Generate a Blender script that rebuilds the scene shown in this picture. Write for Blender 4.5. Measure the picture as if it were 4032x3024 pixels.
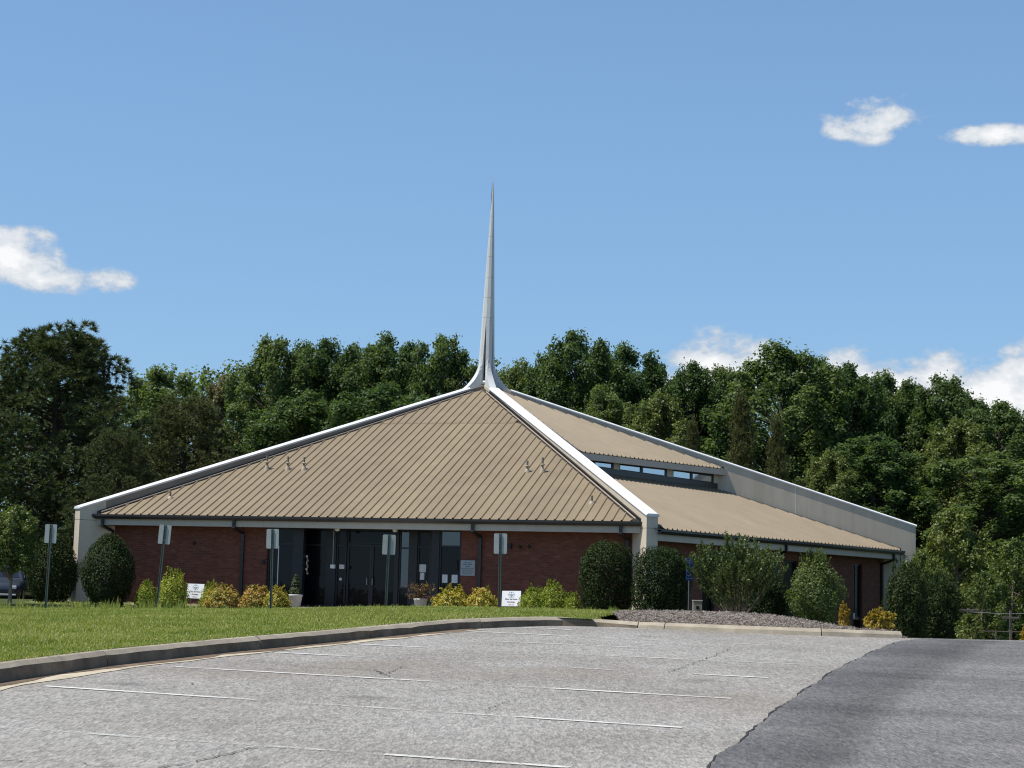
import bpy, bmesh, math, random
import numpy as np
from mathutils import Vector, Matrix

SC = bpy.context.scene
COL = SC.collection
for o in list(bpy.data.objects):
    bpy.data.objects.remove(o)

# ------------------------------------------------------------------ camera
YAW, PITCH, ROLL = 0.2839, 0.1154, 0.0257
EYE = Vector((21.094, -68.715, 0.46))
FH = Vector((-math.sin(YAW), math.cos(YAW), 0))          # horizontal forward
RH = Vector((math.cos(YAW), math.sin(YAW), 0))           # horizontal right
fwd = Vector((FH.x * math.cos(PITCH), FH.y * math.cos(PITCH), math.sin(PITCH)))
upv = RH.cross(fwd)
r2 = math.cos(ROLL) * RH + math.sin(ROLL) * upv
u2 = -math.sin(ROLL) * RH + math.cos(ROLL) * upv
cd = bpy.data.cameras.new('camera')
cd.sensor_width = 36.0
cd.lens = 7190.63 / 4032 * 36.0
cd.clip_start, cd.clip_end = 0.1, 5000
cam = bpy.data.objects.new('camera', cd)
COL.objects.link(cam)
m = Matrix((r2, u2, -fwd)).transposed().to_4x4()
m.translation = EYE
cam.matrix_world = m
SC.camera = cam

# ------------------------------------------------------------------ sun, sky, exposure
SUN_EL, SUN_AZ = math.radians(63), math.radians(29)      # azimuth: from -x towards -y
to_sun = Vector((-math.cos(SUN_AZ) * math.cos(SUN_EL), -math.sin(SUN_AZ) * math.cos(SUN_EL), math.sin(SUN_EL)))
sd = bpy.data.lights.new('sun', 'SUN')
sd.energy, sd.angle, sd.color = 5.0, math.radians(0.53), (1.0, 0.955, 0.88)
sun = bpy.data.objects.new('sun', sd)
COL.objects.link(sun)
sun.rotation_euler = to_sun.to_track_quat('Z', 'Y').to_euler()
SC.view_settings.view_transform = 'Standard'
SC.view_settings.look = 'None'
SC.view_settings.gamma = 1.0
SC.view_settings.exposure = 0.25
SC.view_settings.use_curve_mapping = False
SC.cycles.use_denoising = True
SC.cycles.filter_width = 1.15
SC.cycles.max_bounces = 6
SC.cycles.transparent_max_bounces = 6
SC.cycles.caustics_reflective = False
SC.cycles.caustics_refractive = False

W = bpy.data.worlds.new('World')
SC.world = W
W.use_nodes = True
wn, wl = W.node_tree.nodes, W.node_tree.links
wn.clear()


def wnode(t, **kw):
    n = wn.new(t)
    for k, v in kw.items():
        setattr(n, k, v)
    return n


def wmath(op, a, b=None, c=None):
    n = wnode('ShaderNodeMath', operation=op)
    for i, v in enumerate((a, b, c)):
        if v is None:
            continue
        if isinstance(v, (int, float)):
            n.inputs[i].default_value = v
        else:
            wl.new(v, n.inputs[i])
    return n.outputs[0]


sky = wnode('ShaderNodeTexSky', sky_type='NISHITA')
sky.sun_disc = False
sky.sun_elevation = SUN_EL
sky.sun_rotation = math.atan2(to_sun.x, to_sun.y)
sky.air_density, sky.dust_density, sky.ozone_density = 1.0, 0.15, 1.3
tc = wnode('ShaderNodeTexCoord')
sep = wnode('ShaderNodeSeparateXYZ')
wl.new(tc.outputs['Generated'], sep.inputs[0])
az = wmath('ARCTAN2', sep.outputs[0], sep.outputs[1])
el = wmath('ARCSINE', sep.outputs[2])
# fair-weather cumulus: (azimuth, elevation, half width, half height) in degrees, plus a weight
CLOUDS = [(-32.0, 9.8, 2.0, 0.8, 1.0), (-30.2, 9.3, 1.7, 0.45, 0.85), (-4.9, 14.9, 1.6, 0.66, 0.84),
          (-0.8, 14.3, 2.1, 0.36, 0.7), (-9.7, 7.0, 1.5, 1.15, 1.3), (-11.0, 6.7, 1.0, 0.8, 1.0), (-5.0, 6.3, 1.9, 1.15, 1.35), (-2.4, 6.0, 2.2, 1.3, 1.3), (0.6, 6.5, 1.8, 1.3, 1.3)]
den = None
for (ca, ce, wa, we, wt) in CLOUDS:
    da = wmath('MULTIPLY_ADD', az, 1 / math.radians(wa), -ca / wa)
    de = wmath('MULTIPLY_ADD', el, 1 / math.radians(we), -ce / we)
    q = wmath('MULTIPLY_ADD', da, da, wmath('MULTIPLY', de, de))
    g = wmath('MULTIPLY', wmath('EXPONENT', wmath('MULTIPLY', q, -0.6)), wt)
    den = g if den is None else wmath('MAXIMUM', den, g)
CLOUD_SHIFT = (2.2, -9.4, 6.6)
mp = wnode('ShaderNodeMapping')
mp.inputs['Scale'].default_value = (1, 1, 1.6)
mp.inputs['Location'].default_value = CLOUD_SHIFT
wl.new(tc.outputs['Generated'], mp.inputs[0])


def wnoise(scale, detail, rough, dist=0.0):
    n = wnode('ShaderNodeTexNoise')
    n.inputs['Scale'].default_value = scale
    n.inputs['Detail'].default_value = detail
    n.inputs['Roughness'].default_value = rough
    n.inputs['Distortion'].default_value = dist
    wl.new(mp.outputs[0], n.inputs['Vector'])
    return n.outputs[0]


# the same kind of scattered low cumulus goes on all round, beyond the bearings listed above
around = wnoise(4.2, 1.0, .5)
band = wmath('EXPONENT', wmath('MULTIPLY', wmath('POWER', wmath('MULTIPLY_ADD', el, 8.0, -1.2), 2.0), -1.0))
away = wnode('ShaderNodeMapRange', interpolation_type='SMOOTHSTEP')
wl.new(wmath('ABSOLUTE', wmath('ADD', az, YAW)), away.inputs[0])
away.inputs[1].default_value, away.inputs[2].default_value = 0.33, 0.5
scat = wmath('MULTIPLY', wmath('MULTIPLY', wmath('MULTIPLY_ADD', around, 4.0, -1.75), band), away.outputs[0])
den = wmath('MAXIMUM', den, scat)
n1o = wnoise(36.0, 9.0, .6, .0)
shape = wmath('MULTIPLY_ADD', n1o, 2.6, wmath('SUBTRACT', den, 1.3))
gate = wnode('ShaderNodeMapRange', interpolation_type='SMOOTHSTEP')
wl.new(den, gate.inputs[0])
gate.inputs[1].default_value, gate.inputs[2].default_value = 0.06, 0.5
shape = wmath('MULTIPLY', shape, gate.outputs[0])
cov = wnode('ShaderNodeMapRange', interpolation_type='SMOOTHSTEP')
wl.new(shape, cov.inputs[0])
cov.inputs[1].default_value, cov.inputs[2].default_value = 0.3, 0.8
cloudcol = wnode('ShaderNodeMix', data_type='RGBA')
cloudcol.inputs[6].default_value = (5.6, 6.3, 7.2, 1)
cloudcol.inputs[7].default_value = (9.6, 9.7, 9.8, 1)
tone = wnode('ShaderNodeMapRange')
wl.new(shape, tone.inputs[0])
tone.inputs[1].default_value, tone.inputs[2].default_value = 0.6, 1.2
wl.new(tone.outputs[0], cloudcol.inputs[0])
# broad summer haze low on the horizon plus a slight overall desaturation of the sky
tint = wnode('ShaderNodeMix', data_type='RGBA', blend_type='MULTIPLY')
tint.inputs[0].default_value = 1.0
wl.new(sky.outputs[0], tint.inputs[6])
tint.inputs[7].default_value = (1.0, 1.21, 1.38, 1)
hz = wnode('ShaderNodeMapRange', interpolation_type='SMOOTHSTEP')
wl.new(el, hz.inputs[0])
hz.inputs[1].default_value, hz.inputs[2].default_value = math.radians(-5), math.radians(55)
hz.inputs[3].default_value, hz.inputs[4].default_value = .6, 0.0
hazy = wnode('ShaderNodeMix', data_type='RGBA')
wl.new(hz.outputs[0], hazy.inputs[0])
wl.new(tint.outputs[2], hazy.inputs[6])
hazy.inputs[7].default_value = (2.55, 4.5, 7.3, 1)
mixc = wnode('ShaderNodeMix', data_type='RGBA')
wl.new(cov.outputs[0], mixc.inputs[0])
wl.new(hazy.outputs[2], mixc.inputs[6])
wl.new(cloudcol.outputs[2], mixc.inputs[7])
bg = wnode('ShaderNodeBackground')
bg.inputs['Strength'].default_value = 0.084
wl.new(mixc.outputs[2], bg.inputs['Color'])
wo = wnode('ShaderNodeOutputWorld')
wl.new(bg.outputs[0], wo.inputs[0])

# ------------------------------------------------------------------ helpers
rng = np.random.default_rng(7)


def site(s, t, z=0.0):
    """A point s metres right of and t metres ahead of the camera's foot, at height z."""
    return Vector((EYE.x + s * RH.x + t * FH.x, EYE.y + s * RH.y + t * FH.y, z))


def bearing(x, y, t):
    """The point that lies t metres ahead in the direction of photo position (x, y) (2212 px wide)."""
    k = 4032 / 2212
    d = fwd + r2 * ((x * k - 2016) / 7190.63) - u2 * ((y * k - 1512) / 7190.63)
    return EYE + d * (t / d.dot(FH))


def px(n, t):
    return n * t / 3944.9


def tag(o, label=None, cat=None, group=None, kind=None):
    if label: o['label'] = label
    if cat: o['category'] = cat
    if group: o['group'] = group
    if kind: o['kind'] = kind
    return o


def thing(name, label, cat, loc=(0, 0, 0), rz=0.0, group=None):
    o = bpy.data.objects.new(name, None)
    o.empty_display_size = 0.2
    COL.objects.link(o)
    o.location = loc
    o.rotation_euler = (0, 0, rz)
    return tag(o, label, cat, group)


def link(name, me, parent=None, loc=None, rot=None, scale=None):
    o = bpy.data.objects.new(name, me)
    COL.objects.link(o)
    if parent is not None: o.parent = parent
    if loc is not None: o.location = loc
    if rot is not None: o.rotation_euler = rot
    if scale is not None: o.scale = scale
    return o


def copy_tree(src, parent=None):
    c = src.copy()
    COL.objects.link(c)
    c.parent = parent
    for ch in [x for x in bpy.data.objects if x.parent is src]:
        copy_tree(ch, c)
    return c


class MB:
    """Collects simple shapes; build() links them as one mesh object."""

    def __init__(self):
        self.v, self.f, self.sm = [], [], []

    def add(self, verts, faces, smooth=False):
        b = len(self.v)
        self.v += [tuple(p) for p in verts]
        self.f += [tuple(b + i for i in f) for f in faces]
        self.sm += [smooth] * len(faces)
        return self

    def box(self, x0, x1, y0, y1, z0, z1):
        x0, x1 = min(x0, x1), max(x0, x1)
        y0, y1 = min(y0, y1), max(y0, y1)
        z0, z1 = min(z0, z1), max(z0, z1)
        v = [(x0, y0, z0), (x1, y0, z0), (x1, y1, z0), (x0, y1, z0), (x0, y0, z1), (x1, y0, z1), (x1, y1, z1), (x0, y1, z1)]
        return self.add(v, [(0, 3, 2, 1), (4, 5, 6, 7), (0, 1, 5, 4), (1, 2, 6, 5), (2, 3, 7, 6), (3, 0, 4, 7)])

    def prism(self, poly, h0, h1, axis='y'):
        """Closed polygon (counter-clockwise list of 2-D points) extruded along an axis."""
        n = len(poly)
        if axis == 'y':
            a = [(p[0], h0, p[1]) for p in poly]
            b = [(p[0], h1, p[1]) for p in poly]
        elif axis == 'x':
            a = [(h0, p[0], p[1]) for p in poly]
            b = [(h1, p[0], p[1]) for p in poly]
        else:
            a = [(p[0], p[1], h0) for p in poly]
            b = [(p[0], p[1], h1) for p in poly]
        return self.add(a + b, [tuple(range(n)), tuple(range(2 * n - 1, n - 1, -1))] +
                        [((i + 1) % n, i, n + i, n + (i + 1) % n) for i in range(n)])

    def tube(self, pts, rad, n=8, cap=True, smooth=True):
        pts = [Vector(p) for p in pts]
        if not hasattr(rad, '__len__'): rad = [rad] * len(pts)
        rings = []
        for i, p in enumerate(pts):
            d = (pts[min(i + 1, len(pts) - 1)] - pts[max(i - 1, 0)]).normalized()
            a = d.orthogonal().normalized() if abs(d.z) > .9 else d.cross(Vector((0, 0, 1))).normalized()
            b = d.cross(a)
            rings.append([p + (a * math.cos(k * 2 * math.pi / n) + b * math.sin(k * 2 * math.pi / n)) * rad[i] for k in range(n)])
        v = [q for r in rings for q in r]
        f = []
        for i in range(len(pts) - 1):
            for k in range(n):
                f.append((i * n + k, i * n + (k + 1) % n, (i + 1) * n + (k + 1) % n, (i + 1) * n + k))
        self.add(v, f, smooth)
        if cap:
            self.add(rings[0], [tuple(range(n - 1, -1, -1))])
            self.add(rings[-1], [tuple(range(n))])
        return self

    def lathe(self, prof, n=20, cx=0, cy=0, smooth=True):
        v, f = [], []
        for (r, z) in prof:
            for k in range(n):
                t = 2 * math.pi * k / n
                v.append((cx + r * math.cos(t), cy + r * math.sin(t), z))
        for i in range(len(prof) - 1):
            for k in range(n):
                f.append((i * n + k, i * n + (k + 1) % n, (i + 1) * n + (k + 1) % n, (i + 1) * n + k))
        return self.add(v, f, smooth)

    def sqtube(self, pts, w, d):
        """Square downspout along points in the (y, z) plane at fixed x."""
        pts = [Vector(p) for p in pts]
        for a, b in zip(pts[:-1], pts[1:]):
            dr = (b - a).normalized()
            nx = Vector((1, 0, 0))
            ny = dr.cross(nx).normalized()
            a2, b2 = a - dr * d * .3, b + dr * d * .3
            v = [p + nx * (sx * w / 2) + ny * (sy * d / 2) for p in (a2, b2) for sx, sy in ((-1, -1), (1, -1), (1, 1), (-1, 1))]
            self.add(v, [(0, 1, 2, 3), (7, 6, 5, 4), (0, 4, 5, 1), (1, 5, 6, 2), (2, 6, 7, 3), (3, 7, 4, 0)])
        return self

    def mesh(self, name, mat):
        me = bpy.data.meshes.new(name)
        me.from_pydata(self.v, [], self.f)
        if any(self.sm):
            me.polygons.foreach_set('use_smooth', self.sm)
        me.materials.append(mat)
        me.update()
        return me

    def build(self, name, mat, parent=None, loc=None, rot=None, recalc=True, bevel=0.0):
        me = self.mesh(name, mat)
        if recalc:
            bm = bmesh.new()
            bm.from_mesh(me)
            bmesh.ops.recalc_face_normals(bm, faces=bm.faces)
            if bevel:
                bmesh.ops.bevel(bm, geom=[e for e in bm.edges if e.calc_face_angle(0) > .5], offset=bevel, segments=1, affect='EDGES')
            bm.to_mesh(me)
            bm.free()
        return link(name, me, parent, loc, rot)


def poly_mesh(name, V, k, mat, smooth=False):
    """(n, k, 3) array -> n separate k-gons in one mesh."""
    V = np.asarray(V, dtype=np.float32)
    n = V.shape[0]
    me = bpy.data.meshes.new(name)
    me.vertices.add(n * k)
    me.vertices.foreach_set('co', V.reshape(-1))
    me.loops.add(n * k)
    me.loops.foreach_set('vertex_index', np.arange(n * k, dtype=np.int32))
    me.polygons.add(n)
    me.polygons.foreach_set('loop_start', np.arange(0, n * k, k, dtype=np.int32))
    me.polygons.foreach_set('loop_total', np.full(n, k, dtype=np.int32))
    if smooth:
        me.polygons.foreach_set('use_smooth', np.ones(n, dtype=bool))
    me.materials.append(mat)
    me.update(calc_edges=True)
    return me


def unit(a):
    return a / (np.linalg.norm(a, axis=-1, keepdims=True) + 1e-9)


def leaves(C, N, size, aspect=0.6, g=None, curl=0.18):
    """Diamond leaves at centres C, facing N; returns (n, 4, 3)."""
    g = g or rng
    n = len(C)
    N = unit(N)
    T = unit(np.cross(N, g.normal(size=(n, 3))))
    B = np.cross(N, T)
    s = (np.asarray(size) * np.ones(n) * g.uniform(.65, 1.25, n))[:, None]
    w = s * aspect * .5
    out = np.empty((n, 4, 3))
    out[:, 0] = C - T * s * .5
    out[:, 1] = C + B * w + N * s * curl * .5 - T * s * .05
    out[:, 2] = C + T * s * .5 - N * s * curl
    out[:, 3] = C - B * w + N * s * curl * .5 - T * s * .05
    return out


# ------------------------------------------------------------------ materials
def new_mat(name):
    mt = bpy.data.materials.new(name)
    mt.use_nodes = True
    return mt, mt.node_tree.nodes, mt.node_tree.links, mt.node_tree.nodes['Principled BSDF']


def ramp(nodes, stops):
    r = nodes.new('ShaderNodeValToRGB')
    e = r.color_ramp.elements
    while len(e) < len(stops): e.new(.5)
    for x, (p, c) in zip(e, stops):
        x.position = p
        x.color = (*c, 1)
    return r


def noise(nodes, links, scale, detail=4, rough=.55, vec=None, dim=None):
    n = nodes.new('ShaderNodeTexNoise')
    n.inputs['Scale'].default_value = scale
    n.inputs['Detail'].default_value = detail
    n.inputs['Roughness'].default_value = rough
    if vec is not None: links.new(vec, n.inputs['Vector'])
    return n


def mixcol(nodes, links, fac, a, b, mode='MIX'):
    x = nodes.new('ShaderNodeMix')
    x.data_type = 'RGBA'
    x.blend_type = mode
    for i, v in ((0, fac), (6, a), (7, b)):
        if isinstance(v, (int, float)): x.inputs[i].default_value = v
        elif isinstance(v, tuple): x.inputs[i].default_value = (*v, 1)
        else: links.new(v, x.inputs[i])
    return x.outputs[2]


def plain(name, col, rough=.6, metal=0.0, var=.12, scale=6.0, spec=.4, bump=0.0, bscale=40.0, streak=False):
    """One colour with soft uneven weathering."""
    mt, nd, lk, p = new_mat(name)
    tcn = nd.new('ShaderNodeTexCoord')
    vec = tcn.outputs['Object']
    if streak:
        mpn = nd.new('ShaderNodeMapping')
        mpn.inputs['Scale'].default_value = (1, 1, .12)
        lk.new(vec, mpn.inputs[0])
        vec2 = mpn.outputs[0]
    else:
        vec2 = vec
    n = noise(nd, lk, scale, 6, .6, vec2)
    r = ramp(nd, [(.3, tuple(c * (1 - var) for c in col)), (.72, tuple(min(1, c * (1 + var * .7)) for c in col))])
    lk.new(n.outputs[0], r.inputs[0])
    lk.new(r.outputs[0], p.inputs['Base Color'])
    p.inputs['Roughness'].default_value = rough
    p.inputs['Metallic'].default_value = metal
    p.inputs['Specular IOR Level'].default_value = spec
    if bump:
        nb = noise(nd, lk, bscale, 4, .6, vec)
        b = nd.new('ShaderNodeBump')
        b.inputs['Strength'].default_value = bump
        b.inputs['Distance'].default_value = .01
        lk.new(nb.outputs[0], b.inputs['Height'])
        lk.new(b.outputs[0], p.inputs['Normal'])
    return mt


def leaf_mat(name, cols, gloss=.35, trans=.3, rough=.45, clump=.5, cscale=1.2, ovar=.12):
    """Leaf surface: per-leaf colour, larger light and dark drifts of growth, thin-leaf translucency."""
    mt, nd, lk, p = new_mat(name)
    ge = nd.new('ShaderNodeNewGeometry')
    n = len(cols)
    r = ramp(nd, [(i / max(1, n - 1), c) for i, c in enumerate(cols)])
    r.color_ramp.interpolation = 'LINEAR'
    tcn = nd.new('ShaderNodeTexCoord')
    nz = noise(nd, lk, cscale, 2, .5, tcn.outputs['Object'])
    mr = nd.new('ShaderNodeMath'); mr.operation = 'MULTIPLY_ADD'
    lk.new(nz.outputs[0], mr.inputs[0]); mr.inputs[1].default_value = clump * 2; mr.inputs[2].default_value = -clump
    ad = nd.new('ShaderNodeMath'); ad.operation = 'ADD'
    lk.new(ge.outputs['Random Per Island'], ad.inputs[0]); lk.new(mr.outputs[0], ad.inputs[1])
    lk.new(ad.outputs[0], r.inputs[0])
    oi = nd.new('ShaderNodeObjectInfo')
    hs = nd.new('ShaderNodeHueSaturation')
    mh = nd.new('ShaderNodeMapRange')
    lk.new(oi.outputs['Random'], mh.inputs[0]); mh.inputs[3].default_value = .5 - ovar * .12; mh.inputs[4].default_value = .5 + ovar * .1
    mv = nd.new('ShaderNodeMapRange')
    lk.new(oi.outputs['Random'], mv.inputs[0]); mv.inputs[3].default_value = 1 + ovar; mv.inputs[4].default_value = 1 - ovar
    lk.new(mh.outputs[0], hs.inputs['Hue']); lk.new(mv.outputs[0], hs.inputs['Value'])
    lk.new(r.outputs[0], hs.inputs['Color'])
    lk.new(hs.outputs[0], p.inputs['Base Color'])
    p.inputs['Roughness'].default_value = rough
    p.inputs['Specular IOR Level'].default_value = gloss
    if trans:
        tr = nd.new('ShaderNodeBsdfTranslucent')
        tcx = mixcol(nd, lk, 1.0, hs.outputs[0], (1.25, 1.3, .55), 'MULTIPLY')
        lk.new(tcx, tr.inputs['Color'])
        mx = nd.new('ShaderNodeMixShader')
        mx.inputs[0].default_value = trans
        lk.new(p.outputs[0], mx.inputs[1]); lk.new(tr.outputs[0], mx.inputs[2])
        lk.new(mx.outputs[0], nd['Material Output'].inputs[0])
    return mt


def brick_mat():
    mt, nd, lk, p = new_mat('red_brick')
    tcn = nd.new('ShaderNodeTexCoord')
    sp = nd.new('ShaderNodeSeparateXYZ'); lk.new(tcn.outputs['Object'], sp.inputs[0])
    cb = nd.new('ShaderNodeCombineXYZ'); lk.new(sp.outputs[0], cb.inputs[0]); lk.new(sp.outputs[2], cb.inputs[1])
    bt = nd.new('ShaderNodeTexBrick')
    bt.inputs['Scale'].default_value = 1.0
    bt.inputs['Brick Width'].default_value = .203
    bt.inputs['Row Height'].default_value = .0677
    bt.inputs['Mortar Size'].default_value = .006
    bt.inputs['Bias'].default_value = -.1
    bt.inputs['Color1'].default_value = (.115, .031, .016, 1)
    bt.inputs['Color2'].default_value = (.175, .054, .029, 1)
    bt.inputs['Mortar'].default_value = (.13, .075, .052, 1)
    lk.new(cb.outputs[0], bt.inputs['Vector'])
    # a scatter of pale bricks
    vo = nd.new('ShaderNodeTexVoronoi'); vo.inputs['Scale'].default_value = 1.0
    mpn = nd.new('ShaderNodeMapping'); mpn.inputs['Scale'].default_value = (5.0, 14.8, 1)
    lk.new(cb.outputs[0], mpn.inputs[0]); lk.new(mpn.outputs[0], vo.inputs['Vector'])
    gt = nd.new('ShaderNodeMath'); gt.operation = 'GREATER_THAN'; gt.inputs[1].default_value = .93
    sx = nd.new('ShaderNodeSeparateColor'); lk.new(vo.outputs['Color'], sx.inputs[0]); lk.new(sx.outputs[0], gt.inputs[0])
    ml = nd.new('ShaderNodeMath'); ml.operation = 'MULTIPLY'; ml.inputs[1].default_value = .22; lk.new(gt.outputs[0], ml.inputs[0])
    c1 = mixcol(nd, lk, ml.outputs[0], bt.outputs['Color'], (.24, .13, .1))
    nz = noise(nd, lk, .9, 5, .6, tcn.outputs['Object'])
    rr = ramp(nd, [(.3, (.86, .86, .87)), (.7, (1.06, 1.05, 1.04))]); lk.new(nz.outputs[0], rr.inputs[0])
    c2 = mixcol(nd, lk, 1.0, c1, rr.outputs[0], 'MULTIPLY')
    lk.new(c2, p.inputs['Base Color'])
    p.inputs['Roughness'].default_value = .85
    b = nd.new('ShaderNodeBump'); b.inputs['Strength'].default_value = .6; b.inputs['Distance'].default_value = .008
    iv = nd.new('ShaderNodeMath'); iv.operation = 'SUBTRACT'; iv.inputs[0].default_value = 1; lk.new(bt.outputs['Fac'], iv.inputs[1])
    lk.new(iv.outputs[0], b.inputs['Height']); lk.new(b.outputs[0], p.inputs['Normal'])
    return mt


def asphalt_mat(name, base, stain, agg=.5, dark_streak=False):
    mt, nd, lk, p = new_mat(name)
    tcn = nd.new('ShaderNodeTexCoord'); vec0 = tcn.outputs['Object']
    rot_ = nd.new('ShaderNodeMapping'); rot_.inputs['Rotation'].default_value = (0, 0, -YAW); lk.new(vec0, rot_.inputs[0])
    mpa = nd.new('ShaderNodeMapping'); mpa.inputs['Scale'].default_value = (1, .2, 1); lk.new(rot_.outputs[0], mpa.inputs[0])
    vec = mpa.outputs[0]
    fine = noise(nd, lk, 52, 3, .75, vec)
    rf = ramp(nd, [(.30, tuple(c * (1 - agg) for c in base)), (.5, base), (.70, tuple(min(1, c * (1 + agg * .9)) for c in base))])
    lk.new(fine.outputs[0], rf.inputs[0])
    vo = nd.new('ShaderNodeTexVoronoi'); vo.inputs['Scale'].default_value = 40; lk.new(vec, vo.inputs['Vector'])
    rv = ramp(nd, [(.0, (.70, .70, .70)), (.5, (1.0, 1.0, 1.0)), (1.0, (1.3, 1.28, 1.24))])
    sx = nd.new('ShaderNodeSeparateColor'); lk.new(vo.outputs['Color'], sx.inputs[0]); lk.new(sx.outputs[0], rv.inputs[0])
    c1 = mixcol(nd, lk, .8, rf.outputs[0], rv.outputs[0], 'MULTIPLY')
    big = noise(nd, lk, .42, 4, .55, vec0)
    rb = ramp(nd, [(.36, stain), (.58, (1.06, 1.06, 1.06))]); lk.new(big.outputs[0], rb.inputs[0])
    c2 = mixcol(nd, lk, 1.0, c1, rb.outputs[0], 'MULTIPLY')
    if dark_streak:
        mpn = nd.new('ShaderNodeMapping'); mpn.inputs['Scale'].default_value = (.22, .8, 1); mpn.inputs['Rotation'].default_value = (0, 0, -YAW - .1)
        lk.new(vec0, mpn.inputs[0])
        st = noise(nd, lk, .9, 6, .65, mpn.outputs[0])
        rs = ramp(nd, [(.38, (.78, .79, .81)), (.62, (1.1, 1.1, 1.1))]); lk.new(st.outputs[0], rs.inputs[0])
        c2 = mixcol(nd, lk, 1.0, c2, rs.outputs[0], 'MULTIPLY')
    else:
        dn = noise(nd, lk, .17, 5, .6, vec0)
        rd = ramp(nd, [(.52, (0, 0, 0)), (.72, (.42, .42, .42))]); lk.new(dn.outputs[0], rd.inputs[0])
        c2 = mixcol(nd, lk, rd.outputs[0], c2, (.185, .15, .115))
        ov = nd.new('ShaderNodeTexVoronoi'); ov.inputs['Scale'].default_value = .55; lk.new(vec0, ov.inputs['Vector'])
        on = noise(nd, lk, 3.5, 3, .6, vec0)
        oa = nd.new('ShaderNodeMath'); oa.operation = 'MULTIPLY_ADD'; lk.new(on.outputs[0], oa.inputs[0]); oa.inputs[1].default_value = .32; lk.new(ov.outputs['Distance'], oa.inputs[2])
        ro_ = ramp(nd, [(.18, (.6, .6, .6)), (.33, (0, 0, 0))]); lk.new(oa.outputs[0], ro_.inputs[0])
        c2 = mixcol(nd, lk, ro_.outputs[0], c2, (.10, .095, .09))
    lk.new(c2, p.inputs['Base Color'])
    p.inputs['Roughness'].default_value = .93
    p.inputs['Specular IOR Level'].default_value = .25
    b = nd.new('ShaderNodeBump'); b.inputs['Strength'].default_value = .7; b.inputs['Distance'].default_value = .006
    lk.new(vo.outputs['Distance'], b.inputs['Height']); lk.new(b.outputs[0], p.inputs['Normal'])
    return mt


def paint_mat(name, cover):
    """White line paint worn through to the asphalt."""
    mt, nd, lk, p = new_mat(name)
    tcn = nd.new('ShaderNodeTexCoord'); vec = tcn.outputs['Object']
    n = noise(nd, lk, 26, 6, .75, vec); n2 = noise(nd, lk, 1.3, 4, .6, vec)
    ad = nd.new('ShaderNodeMath'); ad.operation = 'ADD'; lk.new(n.outputs[0], ad.inputs[0])
    m2 = nd.new('ShaderNodeMath'); m2.operation = 'MULTIPLY_ADD'; lk.new(n2.outputs[0], m2.inputs[0]); m2.inputs[1].default_value = .9; m2.inputs[2].default_value = -.45
    lk.new(m2.outputs[0], ad.inputs[1])
    r = ramp(nd, [(1 - cover - .16, (0, 0, 0)), (1 - cover + .10, (1, 1, 1))]); lk.new(ad.outputs[0], r.inputs[0])
    p.inputs['Base Color'].default_value = (.56, .55, .51, 1)
    p.inputs['Roughness'].default_value = .85
    tb = nd.new('ShaderNodeBsdfTransparent'); mx = nd.new('ShaderNodeMixShader')
    lk.new(r.outputs[0], mx.inputs[0]); lk.new(tb.outputs[0], mx.inputs[1]); lk.new(p.outputs[0], mx.inputs[2])
    lk.new(mx.outputs[0], nd['Material Output'].inputs[0])
    return mt


def glass_mat(name, refl, col=(.012, .014, .016)):
    mt, nd, lk, p = new_mat(name)
    p.inputs['Base Color'].default_value = (*col, 1)
    p.inputs['Roughness'].default_value = .3
    p.inputs['Specular IOR Level'].default_value = .08
    gl = nd.new('ShaderNodeBsdfGlossy'); gl.inputs['Roughness'].default_value = .015; gl.inputs['Color'].default_value = (.86, .93, 1, 1)
    tcn = nd.new('ShaderNodeTexCoord'); n = noise(nd, lk, .9, 2, .5, tcn.outputs['Object'])
    b = nd.new('ShaderNodeBump'); b.inputs['Strength'].default_value = .05; b.inputs['Distance'].default_value = .05
    lk.new(n.outputs[0], b.inputs['Height']); lk.new(b.outputs[0], gl.inputs['Normal'])
    mx = nd.new('ShaderNodeMixShader'); mx.inputs[0].default_value = refl
    lk.new(p.outputs[0], mx.inputs[1]); lk.new(gl.outputs[0], mx.inputs[2]); lk.new(mx.outputs[0], nd['Material Output'].inputs[0])
    return mt


def grass_ground_mat(name, a, b, c):
    mt, nd, lk, p = new_mat(name)
    tcn = nd.new('ShaderNodeTexCoord'); vec = tcn.outputs['Object']
    n1_ = noise(nd, lk, .35, 5, .6, vec); n2_ = noise(nd, lk, 22, 5, .7, vec)
    r1 = ramp(nd, [(.3, a), (.5, b), (.72, c)])
    ad = nd.new('ShaderNodeMath'); ad.operation = 'MULTIPLY_ADD'; lk.new(n2_.outputs[0], ad.inputs[0]); ad.inputs[1].default_value = .55
    sb = nd.new('ShaderNodeMath'); sb.operation = 'MULTIPLY_ADD'; lk.new(n1_.outputs[0], sb.inputs[0]); sb.inputs[1].default_value = .6; sb.inputs[2].default_value = -.08
    lk.new(sb.outputs[0], ad.inputs[2]); lk.new(ad.outputs[0], r1.inputs[0]); lk.new(r1.outputs[0], p.inputs['Base Color'])
    p.inputs['Roughness'].default_value = .95; p.inputs['Specular IOR Level'].default_value = .1
    bp = nd.new('ShaderNodeBump'); bp.inputs['Strength'].default_value = .8; bp.inputs['Distance'].default_value = .03
    lk.new(n2_.outputs[0], bp.inputs['Height']); lk.new(bp.outputs[0], p.inputs['Normal'])
    return mt


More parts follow.
